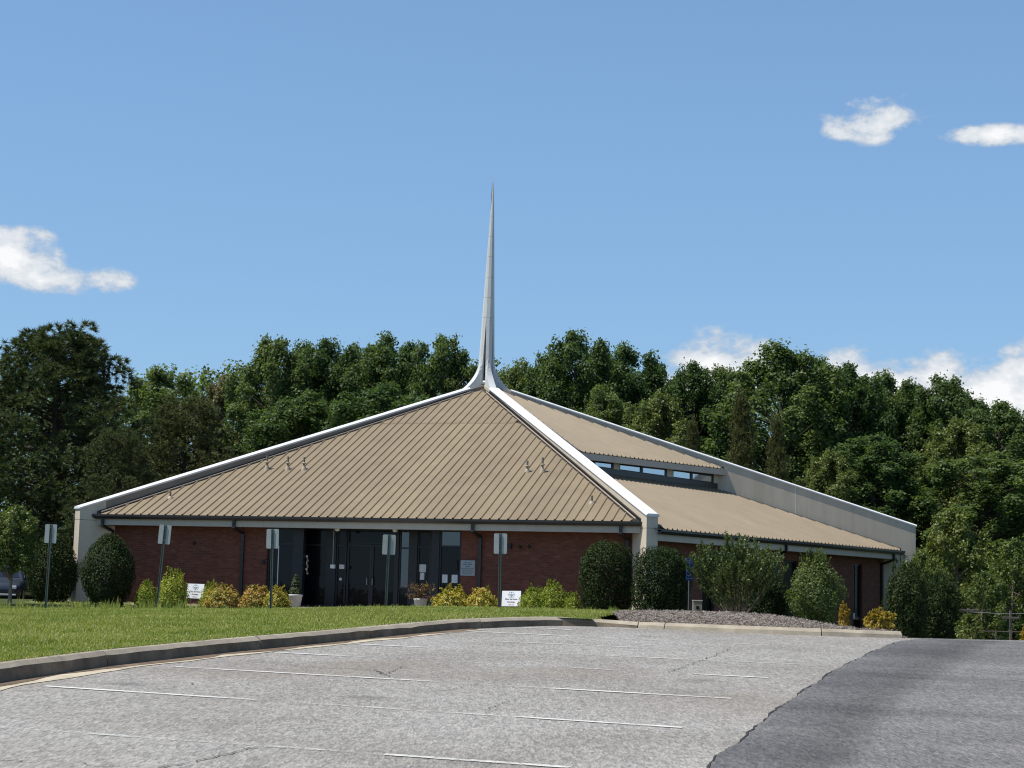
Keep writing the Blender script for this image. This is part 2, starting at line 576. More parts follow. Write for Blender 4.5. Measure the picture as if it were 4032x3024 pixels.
M = {}
M['brick'] = brick_mat()
M['roof'] = plain('tan_metal_roofing', (.228, .176, .109), .55, 0, .12, 1.2, .25, streak=True)
_nd, _lk = M['roof'].node_tree.nodes, M['roof'].node_tree.links
_oi = _nd.new('ShaderNodeObjectInfo'); _mr = _nd.new('ShaderNodeMapRange'); _lk.new(_oi.outputs['Random'], _mr.inputs[0]); _mr.inputs[3].default_value, _mr.inputs[4].default_value = .94, 1.06
_hs = _nd.new('ShaderNodeHueSaturation'); _lk.new(_mr.outputs[0], _hs.inputs['Value'])
_p = _nd['Principled BSDF']; _src = _p.inputs['Base Color'].links[0].from_socket
_lk.new(_src, _hs.inputs['Color']); _lk.new(_hs.outputs[0], _p.inputs['Base Color'])     # sheets have faded unequally
M['deck'] = plain('roof_underlay', (.03, .027, .024), .8)
M['gutter'] = plain('dark_bronze_metal', (.018, .018, .019), .38, 0, .15, 8, .5)
M['fascia'] = plain('tan_fascia_board', (.47, .42, .35), .6, 0, .07, 3, .3, streak=True)
M['soffit'] = plain('soffit_panel', (.3, .27, .23), .75)
M['stucco'] = plain('cream_stucco', (.56, .485, .375), .9, 0, .17, 1.6, .2, .35, 90, streak=True)
M['fin_shade'] = plain('brown_grey_fin_shade', (.23, .19, .15), .6, 0, .14, 2.0, .3)  # darker tone that deepens the shaded side of the left fin
M['coping'] = plain('white_coping_metal', (.74, .735, .72), .42, 0, .1, 3, .4)
M['trim'] = plain('tan_flashing', (.4, .32, .24), .5)
M['spire'] = plain('pale_painted_metal', (.55, .56, .55), .38, 0.0, .05, 3, .4)
M['frame'] = plain('dark_bronze_frame', (.013, .014, .018), .4, 0, .1, 8, .4)
M['glass'] = glass_mat('tinted_glass', .014, (.005, .006, .007))
M['glass_sky'] = glass_mat('reflective_glass', .10, (.008, .01, .012))
M['clere'] = glass_mat('clerestory_glass', .62, (.03, .04, .045))
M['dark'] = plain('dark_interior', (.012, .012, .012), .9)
M['pipe'] = plain('vent_pipe_grey', (.17, .155, .12), .55)
M['pipe_flash'] = plain('vent_flashing', (.36, .3, .22), .5)
M['lamp'] = plain('lamp_dome', (.55, .54, .5), .4)
M['black'] = plain('black_plastic', (.012, .012, .012), .5)
M['paper'] = plain('paper_notice', (.62, .64, .64), .8)
M['plaque'] = plain('grey_stone_plaque', (.33, .36, .38), .5, 0, .1, 9)
M['engrave'] = plain('engraved_lettering', (.14, .16, .17), .7)
M['concrete'] = plain('weathered_concrete', (.25, .22, .18), .95, 0, .32, 2.2, .2, .5, 60)
M['kerb_stain_shade'] = plain('stained_shaded_kerb_face', (.185, .147, .105), .95, 0, .5, 2.6, .15, .5, 60)  # dirt and the shade of the left faces in one dark colour
M['kerb_clean'] = plain('clean_kerb_concrete', (.34, .295, .225), .95, 0, .28, 3.0, .2, .4, 60)
M['pan'] = plain('gutter_concrete', (.44, .385, .285), .95, 0, .3, 3.5, .2, .4, 60)
M['walk'] = plain('sidewalk_concrete', (.42, .39, .34), .95, 0, .12, 2, .2)
M['lot'] = asphalt_mat('worn_grey_asphalt', (.243, .233, .214), (.86, .84, .81), .38)
M['drive'] = asphalt_mat('dark_blue_grey_asphalt', (.152, .146, .139), (.82, .82, .83), .45, True)
M['crack'] = plain('crack_shadow_soil', (.035, .033, .03), 1.0)
M['hair'] = plain('fine_crack_soil', (.085, .08, .07), 1.0, 0, .4, 8)
M['seal'] = asphalt_mat('dark_sealed_asphalt', (.118, .115, .113), (.86, .86, .87), .4, True)
M['silt'] = plain('washed_in_silt', (.15, .11, .078), .98, 0, .45, 4, .1)
M['paint'] = paint_mat('white_line_paint', .56)
M['paint_worn'] = paint_mat('worn_line_paint', .37)
M['lawn'] = grass_ground_mat('lawn_soil_and_thatch', (.10, .125, .03), (.15, .185, .045), (.2, .21, .07))
M['ground'] = grass_ground_mat('rough_ground', (.035, .045, .018), (.06, .075, .028), (.09, .085, .045))
M['mulch'] = plain('pine_straw_bed', (.22, .19, .165), .95, 0, .35, 14, .1, .9, 40)
M['galv'] = plain('galvanised_steel', (.33, .34, .34), .5, .55, .12, 12)
M['post'] = plain('green_grey_post', (.10, .12, .115), .6, .3, .15, 9)
M['sign_back'] = plain('aluminium_sign_back', (.36, .375, .40), .45, .45, .08, 7)
M['white'] = plain('white_sign_face', (.88, .89, .91), .5, 0, .03, 4)
M['ink'] = plain('dark_ink', (.05, .045, .07), .7)
M['ink_red'] = plain('maroon_ink', (.16, .035, .06), .7)
M['ink_grey'] = plain('grey_ink', (.27, .32, .36), .7)
M['blue'] = plain('blue_sign_face', (.012, .085, .42), .45)
M['pot'] = plain('white_planter', (.55, .52, .49), .7, 0, .15, 10)
M['soil'] = plain('potting_soil', (.05, .035, .025), 1)
M['bark'] = plain('bark', (.085, .068, .055), .95, 0, .35, 9, .1, .8, 25)
M['bark_pale'] = plain('smooth_pale_bark', (.24, .19, .145), .85, 0, .25, 7, .2)
M['wood'] = plain('weathered_wood', (.135, .115, .095), .95, 0, .3, 12, .1)
M['ac'] = plain('beige_utility_metal', (.30, .26, .2), .6)
M['car'] = plain('dark_blue_grey_car_paint', (.05, .06, .075), .22, .3, .04, 3, .6)
M['tyre'] = plain('tyre_rubber', (.015, .015, .015), .9)
M['rim'] = plain('wheel_rim', (.4, .4, .42), .35, .7)
M['lens'] = plain('headlight_lens', (.55, .57, .6), .15, 0, .05, 4, .6)

L = {}
L['forest'] = leaf_mat('broadleaf_foliage', [(.045, .078, .026), (.072, .118, .037), (.108, .16, .052), (.155, .205, .075)], .25, .42, .55, .42, .55, .2)
L['forest2'] = leaf_mat('yellowish_broadleaf_foliage', [(.054, .082, .021), (.086, .124, .032), (.125, .166, .046), (.17, .205, .064)], .3, .34, .5, .42, .6, .2)
L['oak'] = leaf_mat('olive_oak_foliage', [(.07, .072, .028), (.11, .108, .042), (.16, .145, .06), (.21, .175, .08)], .35, .25, .5, .4, .7, .12)
L['pine'] = leaf_mat('pine_needles', [(.035, .052, .02), (.06, .085, .032), (.095, .122, .046), (.14, .155, .062)], .25, .2, .55, .45, .8, .15)
L['cedar'] = leaf_mat('cedar_sprays', [(.04, .052, .016), (.065, .08, .023), (.095, .11, .034), (.13, .135, .045)], .25, .12, .55, .45, 1.0, .12)
L['holly'] = leaf_mat('holly_leaves', [(.018, .031, .009), (.025, .042, .012), (.034, .054, .016), (.05, .07, .023)], .12, .2, .55, .3, 2.0, .15)
L['light'] = leaf_mat('light_green_foliage', [(.06, .09, .02), (.098, .138, .03), (.145, .185, .042), (.2, .22, .06)], .35, .32, .48, .45, 1.1, .12)
L['myrtle'] = leaf_mat('crape_myrtle_leaves', [(.05, .08, .024), (.085, .125, .036), (.125, .165, .05), (.18, .175, .075)], .4, .28, .45, .4, 1.6, .1)
L['gold'] = leaf_mat('bright_green_cypress', [(.12, .17, .02), (.2, .27, .03), (.29, .35, .045), (.36, .38, .07)], .25, .3, .55, .4, 2.5, .1)
L['nandina'] = leaf_mat('yellow_orange_nandina_leaves', [(.17, .21, .03), (.36, .34, .045), (.50, .40, .065), (.5, .30, .09)], .35, .3, .5, .5, 3.0, .1)
L['nandina2'] = leaf_mat('orange_pink_nandina_leaves', [(.18, .2, .045), (.36, .3, .06), (.48, .32, .09), (.5, .26, .11)], .35, .3, .5, .5, 3.0, .1)
L['orange'] = leaf_mat('golden_orange_foliage', [(.2, .14, .025), (.36, .25, .035), (.44, .32, .05), (.36, .29, .06)], .3, .3, .55, .4, 3.0, .1)
L['bronze'] = leaf_mat('bronze_pot_leaves', [(.05, .04, .02), (.09, .06, .03), (.13, .08, .04), (.2, .09, .06)], .3, .25, .5, .4, 6.0, .1)
L['topiary'] = leaf_mat('small_spruce_needles', [(.03, .05, .018), (.05, .075, .025), (.075, .1, .035), (.1, .12, .05)], .25, .2, .55, .4, 6.0, .1)
L['grass'] = leaf_mat('grass_blades', [(.12, .165, .028), (.195, .245, .045), (.27, .30, .068), (.40, .37, .15)], .3, .35, .5, .75, .55, 0)
L['tallgrass'] = leaf_mat('tall_edge_grass', [(.14, .18, .04), (.21, .26, .06), (.29, .33, .095), (.38, .38, .15)], .3, .4, .5, .4, 1.5, 0)
L['straw'] = leaf_mat('pine_straw_needles', [(.16, .135, .115), (.22, .188, .16), (.265, .23, .198), (.30, .265, .235)], .15, 0, .8, .4, 1.5, 0)

# ================================================================== THE SETTING
LOT_Z0, LOT_M = -1.24, 0.0397                             # the parking lot climbs 4 % away from the camera


def lot_pt(s, t, dz=0.0):
    return site(s, t, LOT_Z0 + LOT_M * t + dz)


def st_of(x, y):
    d = Vector((x - EYE.x, y - EYE.y, 0))
    return d.dot(RH), d.dot(FH)


def sstep(a, b, x):
    k = np.clip((x - a) / (b - a), 0, 1)
    return k * k * (3 - 2 * k)


def structure(o):
    o['kind'] = 'structure'
    return o


# kerb line on the lot, (s, t) of the foot of the kerb
KERB = [(-9.2, -30), (-6.9, 2), (-5.75, 12.0), (-4.94, 18.1), (-4.37, 20.35), (-3.41, 22.85), (-2.5, 24.85), (-1.62, 26.9), (-0.78, 28.83), (-0.38, 29.45),
        (0.05, 29.98), (0.45, 30.42), (0.9, 30.74), (1.5, 30.82), (2.2, 30.72), (2.63, 30.6), (3.6, 30.2), (4.61, 29.8), (5.6, 29.72), (6.42, 29.78)]
KH = [.19, .19, .19, .19, .175, .17, .165, .16, .158, .155, .152, .15, .145, .12, .095, .1, .11, .118, .112, .1]


def resample(pts, extra, step):
    out, ex = [], []
    for i in range(len(pts) - 1):
        a, b = Vector(pts[i]), Vector(pts[i + 1])
        n = max(1, int((b - a).length / step))
        for k in range(n):
            out.append(tuple(a.lerp(b, k / n)))
            ex.append(extra[i] + (extra[i + 1] - extra[i]) * k / n)
    out.append(pts[-1]); ex.append(extra[-1])
    return out, ex


def offset(pts, d):
    """Shift a plan polyline to its left by d."""
    out = []
    for i, p in enumerate(pts):
        a, b = Vector(pts[max(0, i - 1)]), Vector(pts[min(len(pts) - 1, i + 1)])
        t = (b - a).normalized()
        out.append((p[0] - t.y * d, p[1] + t.x * d))
    return out


# ground sheet: out to the horizon, low under the lot, level round the church, falling away to the right
def ground_z(x, y):
    s = (x - EYE.x) * RH.x + (y - EYE.y) * RH.y
    t = (x - EYE.x) * FH.x + (y - EYE.y) * FH.y
    near = -2.4 + 0 * t
    far = -.42 + .3 * sstep(50, 64, t) - .9 * sstep(6.5, 13, s) * sstep(29, 46, t) * (1 - .35 * sstep(60, 90, t)) - .25 * sstep(2, 9, s) * sstep(33, 45, t)
    far = far + .8 * sstep(80, 140, t)
    return near + (far - near) * sstep(28.5, 32.5, t + .8 * np.clip(-4 - s, 0, 14))


rad = np.concatenate([np.linspace(0, 110, 70), np.geomspace(116, 2500, 26)])
ang = np.linspace(0, 2 * np.pi, 145)[:-1]
vv = [(0, -25, float(ground_z(np.float64(0), np.float64(-25))))]
for r_ in rad[1:]:
    xs, ys = r_ * np.cos(ang), -25 + r_ * np.sin(ang)
    vv += list(zip(xs, ys, ground_z(xs, ys)))
ff = [(0, 1 + k, 1 + (k + 1) % 144) for k in range(144)]
for i in range(len(rad) - 2):
    for k in range(144):
        a_, b_ = 1 + i * 144 + k, 1 + i * 144 + (k + 1) % 144
        ff.append((a_, a_ + 144, b_ + 144, b_))
structure(MB().add(vv, ff, True).build('ground', M['ground']))

# the lot itself
kline, khs = resample(KERB, KH, .35)
lotpoly = kline + [(8.4, 29.95), (16, 30.2), (45, 31), (45, -40), (-9.2, -40)]
lot = structure(MB().add([lot_pt(*p) for p in lotpoly], [tuple(range(len(lotpoly)))]).build('parking_lot', M['lot'], recalc=False))
MB_ = MB()
rows = [(t, dz) for t, dz in ((29.9, -.006), (31.5, -.03), (34, -.22), (38, -.62), (46, -1.0), (60, -1.2))]
v_ = []
for t, dz in rows:
    for s in (6.6 + .02 * (t - 30), 13.5, 20):
        v_.append(site(s + .05 * (t - 30), t + .01 * s, -.052 + dz))
structure(MB_.add(v_, [(i * 3 + j, i * 3 + j + 1, i * 3 + j + 4, i * 3 + j + 3) for i in range(5) for j in (0, 1)], True).build('road_over_the_crest', M['drive']))

# darker resurfaced driveway on the right, with the open seam between the two surfaces
SEAM = [(-1.6, -40), (-.6, 0), (.6, 8.5), (1.12, 11.6), (1.46, 13.17), (1.62, 13.9), (1.72, 14.25), (1.91, 14.89), (2.28, 16.3), (2.42, 16.95), (2.77, 18.12), (3.1, 19.35), (3.44, 20.47),
        (3.95, 22.3), (4.67, 24.52), (5.35, 26.6), (6.2, 28.92), (6.75, 29.75)]
seam, _ = resample(SEAM, [0] * len(SEAM), .12)
seam = [(s + (.012 * math.sin(t * 3.1) + .006 * math.sin(t * 11.7) + .004 * rng.normal()) * (1 if t > 8 else 0), t) for s, t in seam]
drive_poly = seam + [(8.4, 29.93), (16, 30.15), (44, 30.9), (44, -40)]
structure(MB().add([lot_pt(s, t, .004) for s, t in drive_poly], [tuple(range(len(drive_poly)))]).build('driveway', M['drive'], recalc=False))


band = [p for p in seam if -5 < p[1] < 29.6]
bl = [(s + .02, t) for s, t in band]
br = [(s + (1.0 + .05 * (t - 13) * .8 + .06 * math.sin(t * .6)) + .008 * rng.normal(), t) for s, t in band]
nb_ = len(band)
bm_ = [(p[0] * .5 + q[0] * .5, p[1]) for p, q in zip(bl, br)]
so = structure(MB().add([lot_pt(*p, dz=.0075) for p in bl + bm_ + br], [(c * nb_ + i, (c + 1) * nb_ + i, (c + 1) * nb_ + i + 1, c * nb_ + i + 1) for c in (0, 1) for i in range(nb_ - 1)]).build('sealed_strip', M['seal'], recalc=False))
ca_ = so.data.attributes.new('cover', 'FLOAT', 'POINT')
ca_.data.foreach_set('value', np.repeat([1.0, .8, 0.0], nb_).astype(np.float32))
_n, _l = M['seal'].node_tree.nodes, M['seal'].node_tree.links
_at = _n.new('ShaderNodeAttribute'); _at.attribute_name = 'cover'
_tb, _mx = _n.new('ShaderNodeBsdfTransparent'), _n.new('ShaderNodeMixShader')
_l.new(_at.outputs['Fac'], _mx.inputs[0]); _l.new(_tb.outputs[0], _mx.inputs[1]); _l.new(_n['Principled BSDF'].outputs[0], _mx.inputs[2])
_l.new(_mx.outputs[0], _n['Material Output'].inputs[0])                    # the sealer thins out towards its far edge


def ribbon(path, widths, dz, name, mat, parent=None):
    a_, b_ = [], []
    for i, p in enumerate(path):
        q0, q1 = Vector(path[max(0, i - 1)]), Vector(path[min(len(path) - 1, i + 1)])
        d = (q1 - q0).normalized()
        w = widths[i] if hasattr(widths, '__len__') else widths
        a_.append(lot_pt(p[0] - d.y * w / 2, p[1] + d.x * w / 2, dz))
        b_.append(lot_pt(p[0] + d.y * w / 2, p[1] - d.x * w / 2, dz))
    n = len(path)
    o = MB().add(a_ + b_, [(i, n + i, n + i + 1, i + 1) for i in range(n - 1)]).build(name, mat, parent, recalc=False)
    return o


vis = [p for p in seam if 6 < p[1] < 29.8]
sw = [max(.004, .012 + .007 * math.sin(i * .35) + .005 * rng.normal()) for i in range(len(vis))]
ribbon(vis, sw, .010, 'pavement_crack', M['crack'], lot)
for path, w in (([(-3.06, 21.65), (-2.66, 21.44), (-2.37, 21.02), (-1.49, 20.82), (-1.29, 20.41), (-1.19, 21.34)], .016), ([(-1.43, 20.68), (-1.23, 19.98), (-.91, 20.02)], .02),
                ([(-2.5, 11.9), (-2.21, 12.53), (-2.07, 12.92), (-1.94, 13.33), (-1.82, 13.66)], .016), ([(-.61, 18.41), (-.44, 18.96), (-.26, 19.55)], .011),
                ([(-3.4, 12.6), (-3.09, 12.6), (-2.71, 12.5), (-2.44, 12.46)], .014), ([(-2.65, 20.54), (-2.33, 20.55)], .02), ([(-3.32, 17.9), (-3.1, 18.54)], .012), ([(-.2, 16.6), (.1, 17.9), (.7, 18.6)], .008),
                ([(1.9, 21.5), (2.6, 23.9), (3.2, 26.1)], .012)):
    p2, _ = resample(path, [0] * len(path), .07)
    p2 = [(s + .018 * rng.normal(), t + .03 * rng.normal()) for s, t in p2]
    ribbon(p2, [max(.003, w * .8 * (.9 + .8 * rng.normal() * .5)) for _ in p2], .009, 'pavement_crack', M['hair'], lot)

# stall lines: fresh and worn stretches
LINES = [((-3.93, 14.48), (.47, 12.98), [(0, .42, 1), (.42, .7, 1), (.7, 1, 2)]), ((-4.45, 17.92), (1.52, 15.7), [(0, .24, 2), (.24, .76, 0), (.76, 1, 2)]),
         ((-3.66, 20.56), (2.27, 18.46), [(0, .38, 2), (.38, .7, 1), (.7, 1, 2)]), ((-2.87, 23.09), (3.02, 21.12), [(0, .2, 2), (.2, .86, 0), (.86, 1, 2)]),
         ((-2.05, 24.97), (3.74, 23.34), [(0, .18, 2), (.18, .88, 0), (.88, 1, 1)]), ((-1.35, 26.65), (4.3, 25.06), [(0, .12, 1), (.12, .93, 0), (.93, 1, 1)]),
         ((-.48, 28.48), (4.9, 26.7), [(0, .27, 2), (.27, .8, 0)]), ((.28, 29.94), (1.6, 29.4), [(0, .6, 2)])]
for A, B, segs in LINES:
    A, B = Vector(A), Vector(B)
    for f0, f1, k in segs:
        if k == 0 and f1 - f0 > .6: f0 += .1
        n = 12
        path = [tuple(A.lerp(B, f0 + (f1 - f0) * i / n)) for i in range(n + 1)]
        ribbon(path, [.09 + .008 * rng.normal() for _ in path], .007, 'stall_line', [M['paint_worn'], M['paint_worn'], M['paint']][k], lot)
        if k == 0:
            lot.children[-1]['label'] = 'almost worn away stretch of white stall line'

# concrete gutter pan along the left kerb
gi = [i for i, p in enumerate(kline) if p[1] < 29.3 and p[0] < 0]
gp = [kline[i] for i in gi]
go = offset(gp, -.30)
go = [(p[0] + .02 * math.sin(i * 1.7) + .015 * rng.normal(), p[1]) for i, p in enumerate(go)]
n_ = len(gp)
structure(MB().add([lot_pt(*p, dz=.006) for p in gp] + [lot_pt(*p, dz=.006) for p in go], [(i, n_ + i, n_ + i + 1, i + 1) for i in range(n_ - 1)]).build('concrete_gutter', M['pan'], recalc=False))

sw_ = [.17 + .05 * math.sin(i * .35) + .04 * math.sin(i * 1.3) + .025 * rng.normal() for i in range(len(gp))]
si = [(p[0] + (q[0] - p[0]) * max(.12, w / .3), p[1] + (q[1] - p[1]) * max(.12, w / .3)) for p, q, w in zip(gp, offset(gp, -.30), sw_)]
n_ = len(gp)
structure(MB().add([lot_pt(*p, dz=.010) for p in gp] + [lot_pt(*p, dz=.010) for p in si], [(i, n_ + i, n_ + i + 1, i + 1) for i in range(n_ - 1)]).build('gutter_silt', M['silt'], recalc=False))

# kerb, cast in lengths with open joints
kerb = tag(bpy.data.objects.new('kerb', None), kind='structure')
COL.objects.link(kerb)
inner = offset(kline, .15)
face, lip = offset(kline, .018), offset(kline, .075)
lens = [0]
for a_, b_ in zip(kline[:-1], kline[1:]):
    lens.append(lens[-1] + (Vector(b_) - Vector(a_)).length)


def at_len(line, l):
    i = max(0, min(len(lens) - 2, np.searchsorted(lens, l) - 1))
    k = (l - lens[i]) / (lens[i + 1] - lens[i])
    return Vector(line[i]).lerp(Vector(line[i + 1]), k), khs[i] + (khs[i + 1] - khs[i]) * k


def len_at(test):
    for i, p in enumerate(kline):
        if test(p): return lens[i]


cuts = [len_at(lambda p, q=q: p[1] >= q) for q in (12, 20.3, 23.2, 25.9)] + [len_at(lambda p, q=q: p[0] >= q) for q in (-.55, 2.2, 2.62, 4.62)]
cuts = [0.0] + cuts + [lens[-1]]
for c0, c1 in zip(cuts[:-1], cuts[1:]):
    n = max(2, int((c1 - c0) / .3))
    mb = MB()
    v, nr = [], 0
    for k in range(n + 1):
        l = c0 + .008 + (c1 - c0 - .016) * k / n
        (p, h), (f_, _), (g_, _), (q, _) = at_len(kline, l), at_len(face, l), at_len(lip, l), at_len(inner, l)
        ch = .004 * rng.normal()
        v += [lot_pt(p.x, p.y, -.15), lot_pt(p.x, p.y, 0), lot_pt(f_.x, f_.y, h - .048 + ch), lot_pt(g_.x, g_.y, h - .004 + ch * .5), lot_pt(q.x, q.y, h), lot_pt(q.x, q.y, -.15)]
    f = [(k * 6 + j, (k + 1) * 6 + j, (k + 1) * 6 + j + 1, k * 6 + j + 1) for k in range(n) for j in range(5)]
    f += [(0, 1, 2, 3, 4, 5), tuple(n * 6 + j for j in (5, 4, 3, 2, 1, 0))]
    ks = mb.add(v, f).build('kerb_stone', M['kerb_clean'], kerb)
    if at_len(kline, c0)[0].x < 2.1:                       # left run: dirt on its faces, with their shade darkened into the colour
        ks.data.materials.append(M['kerb_stain_shade'])
        for pg in ks.data.polygons:
            if abs(pg.normal.z) < .5: pg.material_index = 1

# lawn: thin-plate surface through the kerb top and the levels at the sign posts
ctrl = []
for i, (p, h) in enumerate(zip(kline, khs)):
    if i % 3 == 0 and p[1] > -20:
        q = inner[i]
        w = lot_pt(q[0], q[1], h + .005)
        ctrl.append((w.x, w.y, w.z))
ctrl += [(-16, -29, -.2), (-8, -29, -.19), (-2.1, -29, -.15), (.84, -29, -.07), (3.8, -29, .0), (6.6, -29, .11), (9.3, -29, .18), (12.5, -29, .17), (14.5, -33, .17), (-16, -45, -.42), (-18, -70, -1.1), (0, -50, -.42), (3, -39, -.14)]
ctrl = np.array(ctrl)


def tps_fit(c):
    n = len(c)
    d = np.linalg.norm(c[:, None, :2] - c[None, :, :2], axis=2)
    K = np.where(d > 0, d * d * np.log(d + 1e-9), 0) + np.eye(n) * .5
    P_ = np.c_[np.ones(n), c[:, :2]]
    A_ = np.block([[K, P_], [P_.T, np.zeros((3, 3))]])
    return np.linalg.solve(A_, np.r_[c[:, 2], 0, 0, 0])


TPS = tps_fit(ctrl)


def lawn_z(x, y):
    x, y = np.asarray(x, float), np.asarray(y, float)
    d = np.sqrt((x[..., None] - ctrl[:, 0]) ** 2 + (y[..., None] - ctrl[:, 1]) ** 2)
    K = np.where(d > 0, d * d * np.log(d + 1e-9), 0)
    return K @ TPS[:-3] + TPS[-3] + TPS[-2] * x + TPS[-1] * y


kw = np.array([[site(*p).x, site(*p).y] for p in inner])
kwy = kw[np.argsort(kw[:, 1])]


def lawn_edge_x(y):
    """x of the kerb's inner edge (or of the mulch bed's edge further back)."""
    e = np.interp(y, kwy[:, 1], kwy[:, 0])
    return np.where(y > -38.75, 13.75 - .12 * (y + 38.7), np.minimum(e, 13.9))


ys_ = np.concatenate([np.linspace(-95, -56, 14), np.linspace(-54, -39.2, 62), np.linspace(-39.0, -28.6, 44)])
us_ = np.concatenate([np.linspace(0, 18, 60), np.linspace(20, 70, 14)])
v, f = [], []
for y in ys_:
    ex = float(lawn_edge_x(np.float64(y)))
    xs = ex - us_
    zz = lawn_z(np.clip(xs, -18, 20), np.full_like(xs, max(y, -70)))
    v += list(zip(xs, [y] * len(xs), zz))
nu = len(us_)
f = [(i * nu + j + 1, i * nu + j, (i + 1) * nu + j, (i + 1) * nu + j + 1) for i in range(len(ys_) - 1) for j in range(nu - 1)]
structure(MB().add(v, f, True).build('lawn', M['lawn'], recalc=False))

# access drive and walk in front of the church, behind the lawn
structure(MB().box(-60, 7.5, -28.2, -17.2, -.8, -.36).build('access_road', M['lot']))
structure(MB().box(-11, 9.5, -17.2, -15.8, -.8, -.30).build('sidewalk', M['walk']))
structure(MB().box(-1.3, 1.9, -15.8, -11.3, -.6, -.06).build('entrance_paving', M['walk']))
for a_, b_ in ((-11.5, -1.32), (1.92, 10.5)):
    structure(MB().add([(a_, -15.8, -.31), (b_, -15.8, -.31), (b_, -15.2, -.2), (a_, -15.2, -.2), (b_, -12.6, -.08), (a_, -12.6, -.08)], [(0, 1, 2, 3), (3, 2, 4, 5)]).build('planting_bed', M['mulch'], recalc=False))

# pine-straw bed behind the right-hand kerb
nx_, ny_ = 46, 34
v = []


def mulch_z(s, t):
    k0 = LOT_Z0 + LOT_M * t + .10
    fl = .12 + .10 * sstep(5.6, 1.5, np.float64(s) * 1.0) * 1.0
    m = .15 * math.exp(-((s - 3.7) / 2.2) ** 4) * float(sstep(30.4, 34.0, t)) * float(1 - sstep(36.5, 41, t))
    base = .075 + m - .30 * float(sstep(4.6, 8.2, s)) * float(sstep(30.6, 36, t)) - .06 * float(sstep(3.6, 6.4, s))
    return base - .20 * float(sstep(37.5, 43, t))


kin = [(p[0], p[1]) for p in inner if p[0] > .3 and p[1] > 29]
for j in range(ny_):
    for i in range(nx_):
        s = 1.95 + 4.75 * i / (nx_ - 1)
        t0 = float(np.interp(s, [p[0] for p in kin], [p[1] for p in kin])) - .005
        if s > kin[-1][0]: t0 = kin[-1][1] + (s - kin[-1][0]) * .3
        t = t0 + (46 - t0) * (j / (ny_ - 1)) ** 1.5
        s2 = s + (t - t0) * (.09 * i / (nx_ - 1) + .02 * (1 - i / (nx_ - 1)))
        zk = LOT_Z0 + LOT_M * t0 + float(np.interp(s, [k[0] for k in KERB[10:]], KH[10:])) - .012
        w = min(1, (t - t0) / 1.2)
        z = zk * (1 - w) + mulch_z(s, t) * w
        if s > 6.3: z -= .16 * (s - 6.3) / .4 * 1.3
        p = site(s2, t, z + .012 * rng.normal() * w)
        v.append(p)
f = [(j * nx_ + i, j * nx_ + i + 1, (j + 1) * nx_ + i + 1, (j + 1) * nx_ + i) for j in range(ny_ - 1) for i in range(nx_ - 1)]
bed = structure(MB().add(v, f, True).build('mulch_bed', M['mulch'], recalc=False))
mv = np.array([tuple(p) for p in v]).reshape(ny_, nx_, 3)
# loose needles on it
n_ = 42000
jj, ii = rng.uniform(0, 20, n_), rng.uniform(0, nx_ - 1.01, n_)
j0, i0 = jj.astype(int), ii.astype(int)
fj, fi = (jj - j0)[:, None], (ii - i0)[:, None]
C = (mv[j0, i0] * (1 - fj) * (1 - fi) + mv[j0 + 1, i0] * fj * (1 - fi) + mv[j0, i0 + 1] * (1 - fj) * fi + mv[j0 + 1, i0 + 1] * fj * fi)
C[:, 2] += rng.uniform(.004, .018, n_)
ag = rng.uniform(0, 2 * np.pi, n_)
D = np.c_[np.cos(ag), np.sin(ag), rng.normal(0, .3, n_)] * rng.uniform(.025, .065, n_)[:, None]
S = np.c_[-np.sin(ag), np.cos(ag), rng.normal(0, .5, n_)] * .0045
tag(link('pine_straw', poly_mesh('pine_straw', np.stack([C - D - S, C - D + S, C + D], 1), 3, L['straw'])), kind='stuff')

# ================================================================== THE CHURCH (five-sided, fins on the hips, spire)
church = thing('church', 'low five-sided brick church with tan metal roof, white-capped fins and slender spire', 'church')
T = .378
D2R = math.radians
ZA = 8.855
FINS = [(-126.36, 16.991, 3.088), (-54.67, 16.603, 3.088), (18.0, 17.089, 3.66), (90.0, 17.0, 3.3), (162.0, 17.0, 3.1)]


def add(mb, name, mat, parent=None, rot=0.0, bevel=0.0):
    """Link as a part of the church in a frame turned by rot degrees (local -y is outward, local x runs along the wall)."""
    if parent is None or parent is church:
        return mb.build(name, mat, church, rot=(0, 0, D2R(rot)), bevel=bevel)
    return mb.build(name, mat, parent, bevel=bevel)


